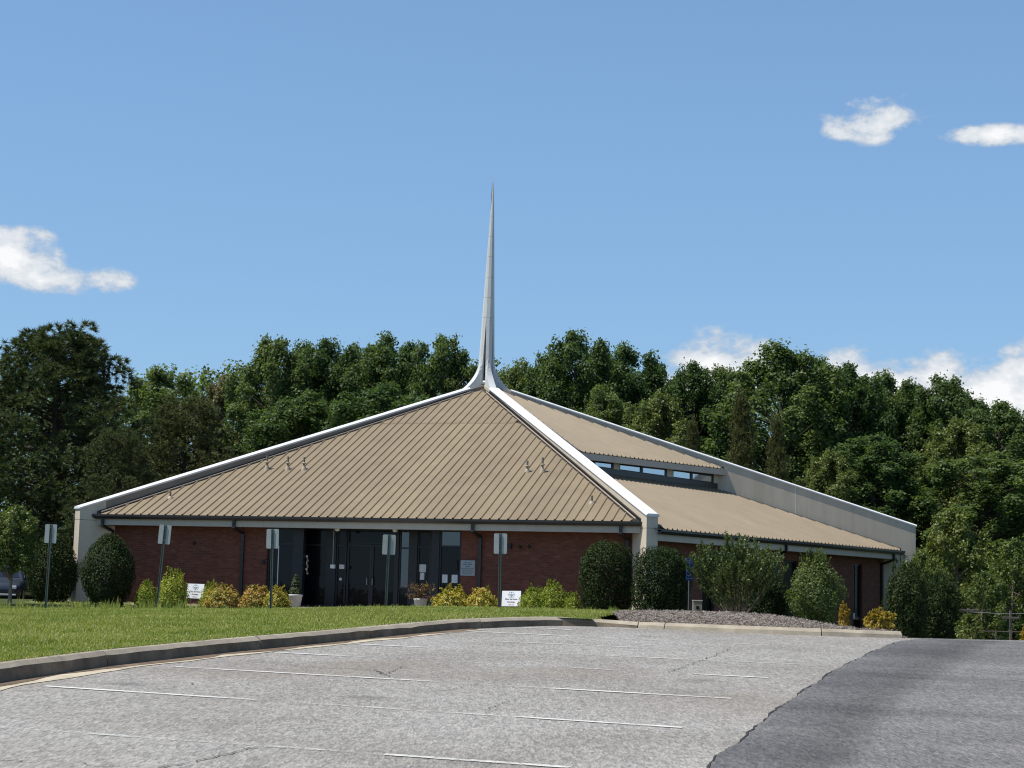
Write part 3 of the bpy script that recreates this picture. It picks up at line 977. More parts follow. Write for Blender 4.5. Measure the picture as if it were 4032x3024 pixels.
# --- fins with their copings
for fi_, (ang_, rf, hf) in enumerate(FINS):
    top = lambda r: ZA + (hf - ZA) * r / rf
    zj = 2.63 if fi_ < 2 else 2.42
    mb = MB().prism([(.05, top(.05) - .07), (.05, 5.2), (14.3, zj + .006), (rf - .01, zj + .006), (rf - .01, top(rf) - .07)], -T / 2, T / 2)
    fin = add(mb, 'fin_wall', M['stucco'], church, ang_)
    add(MB().prism([(13.9, -.5), (rf - .01, -.5), (rf - .01, zj - .006), (13.9, zj - .006)], -T / 2, T / 2), 'fin_foot', M['stucco'], fin)
    add(MB().prism([(14.4, zj - .03), (rf - .04, zj - .03), (rf - .04, zj + .03), (14.4, zj + .03)], -T / 2 + .012, T / 2 - .012), 'fin_joint', M['deck'], fin)
    if fi_ == 2:
        zt = top(12.3) - .1
        add(MB().box(12.29, 12.312, -T / 2 - .004, -T / 2 + .01, zt - 1.28, zt), 'joint_strip', M['coping'], fin)
    if fi_ == 0:  # added strip: shade of the left fin's roof side, put into a darker colour
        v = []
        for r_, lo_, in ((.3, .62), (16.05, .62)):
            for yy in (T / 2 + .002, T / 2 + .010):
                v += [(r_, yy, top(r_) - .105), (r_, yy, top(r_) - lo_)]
        fc = add(MB().add(v, [(0, 1, 5, 4), (2, 6, 7, 3), (0, 4, 6, 2), (1, 3, 7, 5), (0, 2, 3, 1), (4, 5, 7, 6)]), 'fin_shade_strip', M['fin_shade'], fin)
        fc['label'] = 'dull brown grey strip painted as shade on the fin above the roof'
    nseg = 6
    sl = (hf - ZA) / rf
    r0s = np.linspace(.95, rf + .03, nseg + 1)
    for k in range(nseg):
        a_, b_ = r0s[k] + .004, r0s[k + 1] - (.004 if k < nseg - 1 else 0)
        w = T / 2 + .035
        pts = []
        for r_ in (a_, b_):
            z = top(r_)
            pts += [(r_, -w, z - .075), (r_, -w, z - .045), (r_, -w + .06, z), (r_, w - .06, z), (r_, w, z - .045), (r_, w, z - .075)]
        mb = MB().add(pts, [(i, i + 6, (i + 1) % 6 + 6, (i + 1) % 6) for i in range(6)] + [(0, 1, 2, 3, 4, 5), (11, 10, 9, 8, 7, 6)])
        c = add(mb, 'coping', M['coping'], fin)
        # lower drip edge
        pts = []
        w2 = T / 2 + .018
        for r_ in (a_, b_ - .015 if k == nseg - 1 else b_):
            z = top(r_)
            pts += [(r_, -w2, z - .105), (r_, -w2, z - .078), (r_, w2, z - .078), (r_, w2, z - .105)]
        add(MB().add(pts, [(i, i + 4, (i + 1) % 4 + 4, (i + 1) % 4) for i in range(4)] + [(0, 1, 2, 3), (7, 6, 5, 4)]), 'drip_edge', M['coping'], c)


# --- ribbed metal roof slopes
def roof_slope(rot, ap0, z0, ap1, z1, tl, tr, tiers, split=True, flash=True, tilt=0.0):
    """Sheets with ribs from the eave (apothem ap0, height z0) up to ap1, z1, between two hips."""
    k = (z1 - z0) / (ap0 - ap1)
    gap = .21
    kr = 1.35 if rot == 72 else 1.0                     # ribs exaggerated on the clerestory side to bring out their light and shade
    zf = lambda d, u=0.0: z0 + (ap0 - d) * k + tilt * u

    def dmin(u):
        tt_ = tl if u < 0 else tr
        off = (T / 2 + gap) / math.cos(math.atan(tt_))
        return (abs(u) + off) / tt_

    deck = MB()
    ul, ur = -(ap0 - .03) * tl + .12, (ap0 - .03) * tr - .12
    if ap1 < .6:
        deck.add([(ul, -ap0 + .03, zf(ap0 - .03, ul) - .035), (ur, -ap0 + .03, zf(ap0 - .03, ur) - .035), (0, -.05, zf(.05) - .035)], [(0, 1, 2)])
    else:
        deck.add([(ul, -ap0 + .03, zf(ap0 - .03) - .035), (ur, -ap0 + .03, zf(ap0 - .03) - .035), (ap1 * tr, -ap1, zf(ap1) - .035), (-ap1 * tl, -ap1, zf(ap1) - .035)], [(0, 1, 2, 3)])
    slope = deck.build('roof_slope', M['deck'], church, rot=(0, 0, D2R(rot)), recalc=False)
    pitch, pw = .3048, .3048 * 4
    half = max(tl, tr) * ap0
    n0 = int(half / pw) + 1
    for ti, (da, db, lift) in enumerate(tiers):
        groups = [(p,) for p in range(-n0, n0 + 1)] if split else [tuple(range(-n0, n0 + 1))]
        for grp in groups:
            v, f = [], []
            for p in grp:
                prof = []
                for q in range(4):
                    c = p * pw + q * pitch + .06
                    prof += [(c - .036 * kr, 0), (c - .014, .04 * kr), (c + .014, .04 * kr), (c + .036 * kr, 0)]
                prof.append((p * pw + 4 * pitch + .06 - .036 * kr + .003, 0.0))
                row = []
                for (u, h) in prof:
                    lo = da
                    hi = max(db, dmin(u))
                    row.append(None if hi >= lo - .02 else (u, lo, hi, h + lift))
                for a_, b_ in zip(row[:-1], row[1:]):
                    if a_ is None or b_ is None: continue
                    i = len(v)
                    v += [(q[0], -q[j_], zf(q[j_], q[0]) + q[3]) for q, j_ in ((a_, 1), (b_, 1), (b_, 2), (a_, 2))]
                    f.append((i, i + 1, i + 2, i + 3))
            if f:
                MB().add(v, f).build('roof_panel', M['roof'], slope, recalc=False)
    if flash:
        for sgn, tt_ in ((-1, tl), (1, tr)):
            cs = math.cos(math.atan(tt_))
            da, db = tiers[0][0] - .10, tiers[-1][1] + .1

            def hip(d, off):                      # plan point at distance off in from the fin's side
                return (sgn * (d * tt_ - (T / 2 + off) / cs), -d)
            for o0, o1, h0, h1, nm, mt in ((.012, .055, -.03, .058, 'hip_channel', M['gutter']), (.135, .158, .02, .056, 'hip_trim', M['trim'])):
                v = []
                for d in (da, max(db, 1.0)):
                    for off, hh in ((o0, h0), (o1, h0), (o1, h1), (o0, h1)):
                        x, y = hip(d, off)
                        v.append((x, y, zf(d, x) + hh))
                MB().add(v, [(0, 1, 2, 3), (7, 6, 5, 4)] + [(i, (i + 1) % 4, (i + 1) % 4 + 4, i + 4) for i in range(4)]).build(nm, mt, slope)
    return slope


tn = lambda d: math.tan(D2R(d))
front = roof_slope(0, 13.40, 2.84, .0, 8.74, tn(36.36), tn(35.33), [(13.40, 4.42, 0), (4.50, .25, .014)])
upper = roof_slope(72, 7.86, 5.545, .0, 8.70, tn(36.67), tn(36.0), [(7.86, .25, 0)], tilt=.016)
lower = roof_slope(72, 13.56, 2.615, 7.50, 4.84, tn(36.67), tn(36.0), [(13.56, 7.52, 0)])
for k in (144, 216, 288):
    roof_slope(k, 13.40, 2.80, .0, 8.74, tn(36.0), tn(36.0), [(13.40, .25, 0)], split=False, flash=False)


# --- eaves: gutter, fascia, soffit, downspouts
def eaves(rot, ap, zt, ul, ur, wall_ap, spouts, straps=True):
    prof = [(-ap + .12, zt - .15), (-ap + .03, zt - .15), (-ap - .045, zt - .07), (-ap - .045, zt - .004), (-ap - .03, zt - .004), (-ap - .03, zt - .06), (-ap + .03, zt - .12), (-ap + .12, zt - .10)]
    g = add(MB().prism(prof, ul, ur, 'x'), 'gutter', M['gutter'], church, rot)
    if straps:
        u = ul + .25
        while u < ur:
            add(MB().box(u - .014, u + .014, -ap - .05, -ap + .1, zt - .002, zt + .008), 'gutter_strap', M['trim'], g)
            u += .3048 * 4
    zb = zt - .15
    fa = add(MB().box(ul + .06, ur - .05, -ap + .12, -ap + .2, zb - .205, zb + .09), 'fascia', M['fascia'], church, rot)
    add(MB().box(ul + .08, ur - .06, -ap + .2, -wall_ap + .1, zb - .19, zb - .17), 'soffit', M['soffit'], fa)
    for u in spouts:
        y0, y1 = -ap + .06, -wall_ap - .05
        add(MB().sqtube([(u, y0, zb + .02), (u, y0, zb - .23), (u + .1, y1, zb - .40), (u + .1, y1, -.25)] if wall_ap < ap - .3 else [(u, y0, zb), (u, y0, -.25)], .095, .075), 'downspout', M['gutter'], church, rot)


eaves(0, 13.40, 2.84, -9.66, 9.22, 12.75, (-9.3, -4.48, 3.76, 8.56))
eaves(72, 13.56, 2.61, -9.85, 9.62, 12.9, (-.86, 8.75))
for k in (144, 216, 288):
    eaves(k, 13.40, 2.80, -9.5, 9.5, 12.75, (-4, 4), False)


# --- brick walls
def wall(rot, ap, spans, z1, z0=-.5, headers=()):
    for a_, b_ in spans:
        add(MB().box(a_, b_, -ap, -ap + .25, z0, z1), 'brick_wall', M['brick'], church, rot)
    for a_, b_, h in headers:
        add(MB().box(a_ + .002, b_ - .002, -ap + .002, -ap + .248, h, z1 - .002), 'brick_wall', M['brick'], church, rot)


wall(0, 12.75, [(-9.3, -3.53), (3.21, 9.0)], 2.53)
wall(72, 12.9, [(-9.3, -5.86), (-5.04, .22), (1.35, 6.22), (7.06, 9.3)], 2.3, headers=[(-5.86, -5.04, 2.02), (.22, 1.35, 1.95), (6.22, 7.06, 2.0)])
for k in (144, 216, 288):
    wall(k, 12.75, [(-9.2, 9.2)], 2.53)

# dark tall openings of the right-hand wall: frame, pane, and a notice in the last one
for a_, b_, h in ((-5.86, -5.04, 2.02), (.22, 1.35, 1.95), (6.22, 7.06, 2.0)):
    w = add(MB().box(a_, a_ + .05, -12.82, -12.72, -.5, h).box(b_ - .05, b_, -12.82, -12.72, -.5, h).box(a_ + .05, b_ - .05, -12.82, -12.72, h - .05, h)
            .box(a_ + .05, b_ - .05, -12.82, -12.72, -.12, .0), 'window', M['frame'], church, 72)
    add(MB().box(a_ + .05, b_ - .05, -12.79, -12.775, 0, h - .05), 'pane', M['glass'], w)
    if a_ > 6:
        add(MB().box(a_ + .34, a_ + .365, -12.81, -12.792, 0, h - .05), 'mullion', M['frame'], w)
        n_ = add(MB().box(a_ + .0, a_ + .3, -12.835, -12.825, -.07, .14), 'notice', M['paper'], w)
        n_['label'] = 'white sheet low on the dark window'

# --- clerestory over the right-hand slope
def tilted(mb, k):
    mb.v = [(x, y, z + k * x) for x, y, z in mb.v]
    return mb


add(tilted(MB().box(-5.55, 5.52, -7.84, -7.76, 5.305, 5.53), .016), 'fascia', M['fascia'], church, 72)
add(tilted(MB().box(-5.5, 5.45, -7.758, -7.4, 5.42, 5.44), .016), 'soffit', M['soffit'], church, 72)
cw = add(MB().box(-5.4, 5.36, -7.56, -7.5, 4.7, 5.06), 'clerestory_sill', M['gutter'], church, 72)
for a_, b_ in ((-5.4, -5.15), (-2.74, -2.34), (1.15, 1.6), (4.9, 5.35)):
    add(MB().box(a_, b_, -7.585, -7.49, 5.062, 5.40), 'pilaster', M['stucco'], church, 72)
for a_, b_ in ((-5.15, -4.05), (-4.05, -2.74), (-2.34, -.7), (-.7, 1.15), (1.6, 3.12), (3.12, 4.9)):
    a2, b2 = a_ + .003, b_ - .003
    w = add(MB().box(a2, a2 + .09, -7.56, -7.5, 5.064, 5.398).box(b2 - .09, b2, -7.56, -7.5, 5.064, 5.398).box(a2 + .09, b2 - .09, -7.56, -7.5, 5.31, 5.398).box(a2 + .09, b2 - .09, -7.56, -7.5, 5.064, 5.09),
            'window', M['frame'], church, 72)
    add(MB().box(a2 + .09, b2 - .09, -7.54, -7.53, 5.09, 5.31), 'pane', M['clere'], w)

# --- spire: five legs that sweep up off the fins, then hollow-looking sections to a needle tip
spire = add(MB().lathe([(.20, 8.5), (.20, 9.3), (.12, 11.4), (.006, 16.9)], 10), 'spire', M['deck'], church)
lean = lambda z: (RH.x * (-.045 + .1 * (z - 8.8) / 8.4), RH.y * (-.045 + .1 * (z - 8.8) / 8.4))


def spire_r(z):
    k = max(0, (17.19 - z) / 7.6)
    return .318 * (k ** .93) + .004


zs_leg = [8.35, 8.5, 8.65, 8.8, 8.92, 9.05, 9.2, 9.35, 9.55, 9.8, 10.2, 10.8, 11.4]
for ang_, rf, hf in FINS:
    ca, sa = math.cos(D2R(ang_)), math.sin(D2R(ang_))
    v = []
    for z in zs_leg:
        R_ = spire_r(z)
        k = max(0, (9.75 - z) / 1.4)
        ro = R_ + .85 * k ** 2.4
        slot = .36 * min(1, max(0, (11.4 - z) / 2.2)) ** .8
        dl = D2R(35.9) * (1 - slot)
        ps, ls = .95 * R_ * math.cos(dl), .95 * R_ * math.sin(dl)
        lo = .02 + .12 * min(1, k * 1.6)
        cx_, cy_ = lean(z)
        for ra, la in ((.03, 0), (ps, -ls), (ro, -min(lo, ls)), (ro, min(lo, ls)), (ps, ls)):
            v.append((cx_ + ca * ra - sa * la, cy_ + sa * ra + ca * la, z))
    n = len(zs_leg)
    f = [(i * 5 + j, i * 5 + (j + 1) % 5, (i + 1) * 5 + (j + 1) % 5, (i + 1) * 5 + j) for i in range(n - 1) for j in range(5)] + [(4, 3, 2, 1, 0), tuple((n - 1) * 5 + j for j in range(5))]
    MB().add(v, f).build('spire_leg', M['spire'], spire)
zz = [11.406] + list(np.arange(12.2, 16.6, .83)) + [17.19]
for a_, b_ in zip(zz[:-1], zz[1:]):
    v = []
    for z in (a_ + .004, b_ - .004):
        R_ = spire_r(z)
        cx_, cy_ = lean(z)
        for ang_, _, _ in FINS:
            for d_, kk in ((-36, .95), (0, 1.0)):
                t_ = D2R(ang_ + d_)
                v.append((cx_ + R_ * kk * math.cos(t_), cy_ + R_ * kk * math.sin(t_), z))
    MB().add(v, [(i, (i + 1) % 10, (i + 1) % 10 + 10, i + 10) for i in range(10)] + [tuple(range(9, -1, -1)), tuple(range(10, 20))]).build('spire_section', M['spire'], spire)
MB().lathe([(.30, 8.72), (.36, 8.78), (.36, 8.84), (.2, 8.9)], 10).build('spire_collar', M['coping'], spire)

# --- vent pipes through the front roof
for (x, y, z, h, col_) in ((-7.52, -11.98, 3.46, .24, 0), (-5.19, -9.26, 4.66, .5, 1), (-4.40, -9.25, 4.66, .47, 1), (-3.79, -9.24, 4.67, .44, 1), (4.38, -9.32, 4.63, .38, 1), (4.92, -9.35, 4.62, .5, 1), (7.30, -12.02, 3.44, .26, 0)):
    vp = MB().tube([(x, y, z - .1), (x, y, z + h)], .036, 10).build('vent_pipe', M['pipe'], church)
    MB().lathe([(.115, z - .05), (.1, z + .02), (.052, z + h * .3), (.045, z + h * .34)], 12, x, y).build('vent_flashing', M['pipe_flash'], vp)
    if col_:
        MB().lathe([(.05, z + h * .44), (.085, z + h * .5), (.085, z + h * .54), (.05, z + h * .58)], 12, x, y).build('vent_collar', M['pipe_flash'], vp)

# --- entrance: recessed glazed lobby between two brick panels
fy = -12.62
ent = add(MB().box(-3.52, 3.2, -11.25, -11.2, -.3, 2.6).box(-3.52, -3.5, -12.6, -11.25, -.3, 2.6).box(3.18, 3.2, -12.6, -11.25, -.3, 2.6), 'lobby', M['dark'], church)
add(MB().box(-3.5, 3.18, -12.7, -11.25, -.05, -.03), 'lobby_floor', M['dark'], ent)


def glazed(x0, x1, y, z0, z1, rails, mt='glass', w=.05, name='window'):
    """A framed bay: jambs, head, sill and rails, with one pane between each pair of rails."""
    zs = [z0] + list(rails) + [z1]
    mb = MB().box(x0, x0 + w, y - .05, y + .05, z0, z1).box(x1 - w, x1, y - .05, y + .05, z0, z1)
    for i, z in enumerate(zs):
        a_ = z if i == 0 else z - w / 2 if i < len(zs) - 1 else z - w
        mb.box(x0 + w, x1 - w, y - .048, y + .048, a_, a_ + w)
    o = mb.build(name, M['frame'], church)
    for i in range(len(zs) - 1):
        m_ = mt if isinstance(mt, str) else mt[i]
        MB().box(x0 + w, x1 - w, y - .008, y + .004, zs[i] + w * .5, zs[i + 1] - w * .4).build('pane', M[m_], o)
    return o


wl_ = glazed(-3.5, -2.6, fy, -.04, 2.5, [1.97], ['glass', 'glass'])
MB().box(-3.17, -3.14, fy - .012, fy - .02, .2, 1.9).build('blind_cord', M['paper'], wl_)
wr = glazed(2.46, 3.18, fy, -.04, 2.5, [.58, 1.99], ['glass', 'glass', 'glass_sky'])
for a_, b_ in ((2.56, 2.74), (2.88, 3.08)):
    MB().box(a_, b_, fy - .016, fy - .011, .82, 1.08).build('notice', M['paper'], wr)
for a_, b_ in ((-2.6, -2.25), (2.2, 2.46)):
    MB().box(a_ + .002, b_ - .002, fy - .09, fy + .12, -.04, 2.5).build('entrance_column', M['frame'], church)
# returns and the inner door screen
yi = -11.95
k_ = (12.75 + yi) / 55.96
dx = lambda x: x + (x - 21.09) * k_
for a_, b_, mt, nt in ((dx(-2.22), dx(-1.36), ['glass', 'glass'], 0), (dx(-1.04), dx(-.7), ['glass', 'glass'], 1), (dx(1.13), dx(1.5), ['glass', 'glass_sky', 'glass_sky'], 0), (dx(1.76), dx(2.2), ['glass', 'glass'], 2)):
    o = glazed(a_, b_, yi, -.04, 2.52, [1.97] if len(mt) == 2 else [.62, 1.92], mt)
    if nt == 1:
        MB().box(a_ + .1, a_ + .29, yi - .014, yi - .01, 1.2, 1.34).build('notice', M['paper'], o)
        MB().tube([(a_ + .16, yi - .018, .86), (a_ + .16, yi - .010, .86)], .05, 12).build('round_sticker', M['paper'], o)
    if nt == 2:
        MB().box(a_ + .06, a_ + .29, yi - .014, yi - .01, 1.15, 1.4).build('notice', M['paper'], o)
        MB().box(a_ + .09, a_ + .24, yi - .014, yi - .01, .9, 1.13).build('notice', M['paper'], o)
for a_, b_ in ((dx(-1.36), dx(-1.04)), (dx(1.5), dx(1.76)), (dx(1.05), dx(1.13)), (dx(-.7), dx(-.67))):
    MB().box(a_ + .002, b_ - .002, yi - .1, yi + .1, -.04, 2.52).build('mullion', M['frame'], church)
MB().box(dx(-2.25) - .2, dx(-2.22) - .002, yi - .05, yi + .1, -.04, 2.52).build('mullion', M['frame'], church)
MB().box(dx(2.2) + .002, dx(2.2) + .3, yi - .05, yi + .1, -.04, 2.52).build('mullion', M['frame'], church)
glazed(dx(-.67), dx(1.05), yi, 2.03, 2.52, [], ['glass'], .05, 'transom_window')
for a_, b_, hx in ((dx(-.66), dx(.185), dx(.07)), (dx(.19), dx(1.04), dx(.26))):
    d_ = glazed(a_, b_, yi - .01, -.04, 2.02, [], ['glass'], .07, 'door')
    MB().tube([(hx, yi - .06, .70), (hx, yi - .12, .70), (hx, yi - .12, .95), (hx, yi - .06, .95)], .014, 8).build('door_handle', M['rim'], d_)
# side jamb pieces, soffit lamps, conduit with a box, a hanging garland in the dark bay
MB().tube([(-1.19, -12.72, 2.49), (-1.19, -12.72, 1.3)], .012, 6).build('conduit', M['galv'], church)
MB().box(-1.25, -1.11, -12.78, -12.68, 1.2, 1.32).build('wall_box', M['paper'], church)
for x in (-1.0, 1.0):
    MB().lathe([(.0, 2.40), (.06, 2.415), (.085, 2.45), (.085, 2.50)], 14, x, -12.9).build('soffit_lamp', M['lamp'], church)
g_ = bearing(730, 1217, 58.6)
for i in range(9):
    MB().lathe([(0, 1.58 - i * .07 - .05), (.05 - .02 * (i % 2), 1.58 - i * .07), (0, 1.58 - i * .07 + .05)], 7, -2.2 + .02 * (i % 3), -12.5, False).build('hanging_ornament', M['paper'] if i % 3 == 0 else M['pipe_flash'], church)
# plaque with worn lettering, wall lamps, camera boxes
pl = MB().box(3.215, 3.70, -12.785, -12.752, 1.06, 1.55).build('plaque', M['plaque'], church, bevel=.006)
for i, (w, n) in enumerate(((.3, 2), (.34, 2), (.16, 1), (.44, 4), (.36, 3), (.38, 3), (.32, 2))):
    x = 3.457 - w / 2
    for j in range(n):
        MB().box(x, x + w / n - .02, -12.789, -12.786, 1.455 - i * .058, 1.48 - i * .058).build('engraved_line', M['engrave'], pl)
        x += w / n
for x, z, kind in ((-6.14, 1.94, 1), (-3.62, 1.35, 0), (4.85, 2.03, 2), (5.18, 2.02, 1), (5.49, 2.02, 1)):
    if kind == 0:
        MB().box(x - .05, x + .05, -12.80, -12.751, z - .07, z + .07).build('wall_box', M['black'], church)
    elif kind == 1:
        w_ = MB().lathe([(.025, z - .07), (.05, z - .015), (.04, z + .04), (0, z + .05)], 10, x, -12.83).box(x - .02, x + .02, -12.81, -12.751, z - .02, z + .03).build('wall_lamp', M['black'], church)
        MB().lathe([(0, z - .071), (.024, z - .0695)], 10, x, -12.83).build('lamp_lens', M['lamp'], w_)
    else:
        MB().box(x - .05, x + .05, -12.84, -12.751, z - .08, z + .08).build('wall_box', M['black'], church)

# ================================================================== VEGETATION
def ellipsoid_pts(g, n, c, r, shell=.55, up=.0):
    """Points in the outer part of an ellipsoid, with outward directions."""
    d = unit(g.normal(size=(n, 3)) + np.array([0, 0, up]))
    k = shell + (1 - shell) * g.uniform(0, 1, n) ** .6
    return np.asarray(c) + d * np.asarray(r) * k[:, None], d


def make_broadleaf(seed, H, R, base, n_leaf, leaf, mat, prof='poplar', bark='bark'):
    """Trunk mesh and crown mesh of a broad-leaved tree: limbs end in leafy clumps of uneven size."""
    g = np.random.default_rng(seed)
    tr = MB()
    bend = g.normal(0, .12, 2)
    spine = [Vector((bend[0] * h * h * 3, bend[1] * h * h * 3, H * h)) for h in np.linspace(-.03, .9, 8)]
    tr.tube(spine, [.024 * H * (1 - .88 * i / 7) * (1.25 if i == 0 else 1) for i in range(8)], 9)
    lobes = []
    nl = 95 if prof != 'round' else 60
    for i in range(nl):
        h = base + (1 - base) * ((i + g.uniform(0, 1)) / nl) ** .9
        x = (h - base) / (1 - base)
        if prof == 'poplar':
            e = R * (.55 + .75 * math.sin(math.pi * min(1, x * .85 + .1))) * (1 - .34 * x ** 3)
        elif prof == 'round':
            e = R * math.sqrt(max(.05, 1 - (2 * x - .95) ** 2))
        else:
            e = R * (.95 - .35 * x)
        a_ = i * 2.39996 + g.uniform(-.5, .5)
        rr = e * g.uniform(.25, .92) * (1 if x < .96 else .5)
        lr = R * g.uniform(.14, .27) * (1 - .3 * x)
        c = np.array([rr * math.cos(a_) + bend[0] * 3 * h, rr * math.sin(a_) + bend[1] * 3 * h, H * h - lr * .5])
        lobes.append((c, np.array([lr * .88, lr * .88, lr * g.uniform(1.15, 1.75)])))
        z0 = max(H * base * .6, c[2] - rr * g.uniform(.5, .9))
        hb = z0 / H
        p0 = Vector((bend[0] * hb * hb * 3, bend[1] * hb * hb * 3, z0))
        pm = p0.lerp(Vector(c), .55) + Vector((g.normal(0, .15), g.normal(0, .15), g.normal(0, .2)))
        rad_ = .008 * H * (1 - .6 * x)
        tr.tube([p0, pm, Vector(c)], [rad_, rad_ * .65, rad_ * .3], 5, False)
        for _ in range(3):
            d = unit(g.normal(size=3) + np.array([0, 0, .5])) * lr * .8
            tr.tube([Vector(c), Vector(c + d)], [rad_ * .3, rad_ * .1], 4, False)
    C, N = [], []
    wts = np.array([l[1][0] ** 2 for l in lobes]); wts = wts / wts.sum()
    for (c, r), w in zip(lobes, wts):
        n = int(n_leaf * w)
        nc = max(6, int(n / 18))
        pc, pd = ellipsoid_pts(g, nc, c, r, .35, .35)
        k = g.integers(0, nc, n)
        off = g.normal(size=(n, 3)) * np.array([.5, .5, .4]) * R * .085
        C.append(pc[k] + off)
        N.append(unit(pd[k] * .5 + unit(off) * .5 + np.array([0, 0, .35]) + g.normal(size=(n, 3)) * .6))
    C, N = np.concatenate(C), np.concatenate(N)
    C[:, 2] = np.maximum(C[:, 2], .25)
    return tr.mesh('trunk', M[bark]), poly_mesh('crown', leaves(C, N, leaf, .75, g), 4, mat)


def needles(g, C, D, n, length, width, spread=.8):
    """Tufts: n slim needles fanning from each centre C around direction D."""
    m_ = len(C)
    C = np.repeat(C, n, 0)
    D = unit(np.repeat(D, n, 0) + g.normal(size=(m_ * n, 3)) * spread)
    s = length * g.uniform(.6, 1.15, m_ * n)[:, None]
    side = unit(np.cross(D, g.normal(size=(m_ * n, 3)))) * width
    return np.stack([C - side, C + side, C + D * s], 1)


def make_pine(seed, H, R, base, puffs, mat, conical=False, nl=.22, nw=.016, per=26, tuft=24):
    g = np.random.default_rng(seed)
    tr = MB()
    tr.tube([(0, 0, -.3), (.05, .02, H * .4), (0, .1, H * .75), (.05, 0, H * .97)], [.018 * H, .013 * H, .007 * H, .002 * H], 9)
    C, D = [], []
    for i in range(puffs):
        x = ((i + g.uniform(0, 1)) / puffs)
        h = base + (1 - base) * x
        e = R * ((1 - x) ** .8 if conical else (.45 + .75 * math.sin(math.pi * (.16 + .66 * x))) * (1 - .62 * x ** 2.2))
        a_ = i * 2.39996 + g.uniform(-.4, .4)
        rr = e * (g.uniform(.25, 1.0) ** .6)
        lr = (R * g.uniform(.13, .22)) * (1 - .3 * x) + .12
        c = np.array([rr * math.cos(a_), rr * math.sin(a_), H * h + g.normal(0, .15)])
        z0 = c[2] - rr * (.15 if not conical else -.05) - .3
        tr.tube([(0, 0, max(.3, z0)), tuple(c * np.array([.55, .55, 1]) + np.array([0, 0, -.15])), tuple(c)], [.005 * H * (1 - .6 * x) + .01, .02, .01], 5, False)
        p, d = ellipsoid_pts(g, per, c, (lr * 1.15, lr * 1.15, lr * .8), .35, .25)
        C.append(p); D.append(unit(d + np.array([0, 0, .45])))
    C, D = np.concatenate(C), np.concatenate(D)
    return tr.mesh('trunk', M['bark']), poly_mesh('crown', needles(g, C, D, tuft, nl, nw), 3, mat)


def make_shrub(seed, shape, n_leaf, leaf, mat, lump=.12, shoots=0, aspect=.6, inner=.42, size=(1.0, 1.0)):
    """Unit shrub (width 1, height 1) clipped to a shape; leaf sizes are given for that unit size."""
    g = np.random.default_rng(seed)
    d = unit(g.normal(size=(n_leaf, 3)))
    th, ph = np.arctan2(d[:, 1], d[:, 0]), d[:, 2]
    k = inner + (1 - inner) * g.uniform(0, 1, n_leaf) ** .55
    bump = 1 + lump * (np.sin(3 * th + 5 * ph + seed) * .5 + np.sin(7 * th - 4 * ph + 2 * seed) * .35 + np.sin(11 * ph + 5 * th) * .3)
    if shape == 'egg':          # clipped holly: bulging sides, rounded shoulders, narrower top
        z = .5 + .5 * ph
        w = np.sqrt(np.clip(1 - ph ** 2, 0, 1))
        w = w * (1.06 - .28 * np.clip(ph, 0, 1) ** 1.5) ** 1.0
        w = np.where(ph < 0, np.maximum(w, .82 * np.clip(1.0 + .25 * ph, 0, 1)), w)
    elif shape == 'block':
        z = .5 + .5 * ph
        w = np.clip(1 - np.abs(ph) ** 4, 0, 1) ** .5 * .98
        w = np.where(ph < 0, np.maximum(w, .86), w)
    else:                        # mound
        z = np.where(ph > 0, .30 + .70 * ph, .30 + .30 * ph)
        w = np.sqrt(np.clip(1 - ph ** 2, 0, 1))
    P_ = np.c_[.5 * w * np.cos(th) * k * bump, .5 * w * np.sin(th) * k * bump, .5 + (z - .5) * (k * .6 + .4) * (1 + (bump - 1) * .6)]
    if shape == 'mound': P_[:, 2] = z * k * bump
    P_[:, 2] = np.maximum(P_[:, 2], .01)
    SZ = np.array([size[0], size[0], size[1]])
    leaf = leaf * (size[0] ** .5)
    N = unit(d * .8 + np.array([0, 0, .35]) + g.normal(size=(n_leaf, 3)) * .5)
    Q = leaves(P_ * SZ, N, leaf, aspect, g)
    if shoots:
        pc, pd = P_[g.integers(0, n_leaf, shoots)], None
        top = P_[np.argsort(-P_[:, 2] + g.uniform(0, .6, n_leaf))[:shoots]]
        nn = 12
        base_ = np.repeat(top, nn, 0)
        t_ = np.tile(np.linspace(0, 1, nn), shoots)[:, None]
        ln = np.repeat(g.uniform(.04, .14, shoots), nn)[:, None]
        dr = np.repeat(unit(np.c_[top[:, 0] * 1.2, top[:, 1] * 1.2, np.full(shoots, .9)] + g.normal(size=(shoots, 3)) * .15), nn, 0)
        C = (base_ + dr * t_ * ln) * SZ
        Q = np.concatenate([Q, leaves(C, unit(np.cross(dr, g.normal(size=dr.shape)) + dr * .4), leaf * 1.1, .45, g)])
    st_ = MB()
    for i in range(7):
        a_ = i * .9
        st_.tube([(.03 * math.cos(a_), .03 * math.sin(a_), -.03), (.16 * math.cos(a_), .16 * math.sin(a_), .35), (.26 * math.cos(a_ + .3), .26 * math.sin(a_ + .3), .68)], [.018, .012, .004], 5, False)
    st_.v = [(x * size[0], y * size[0], z * size[1]) for x, y, z in st_.v]
    return st_.mesh('stem', M['bark']), poly_mesh('foliage', Q, 4, mat)


PLANTS = {}


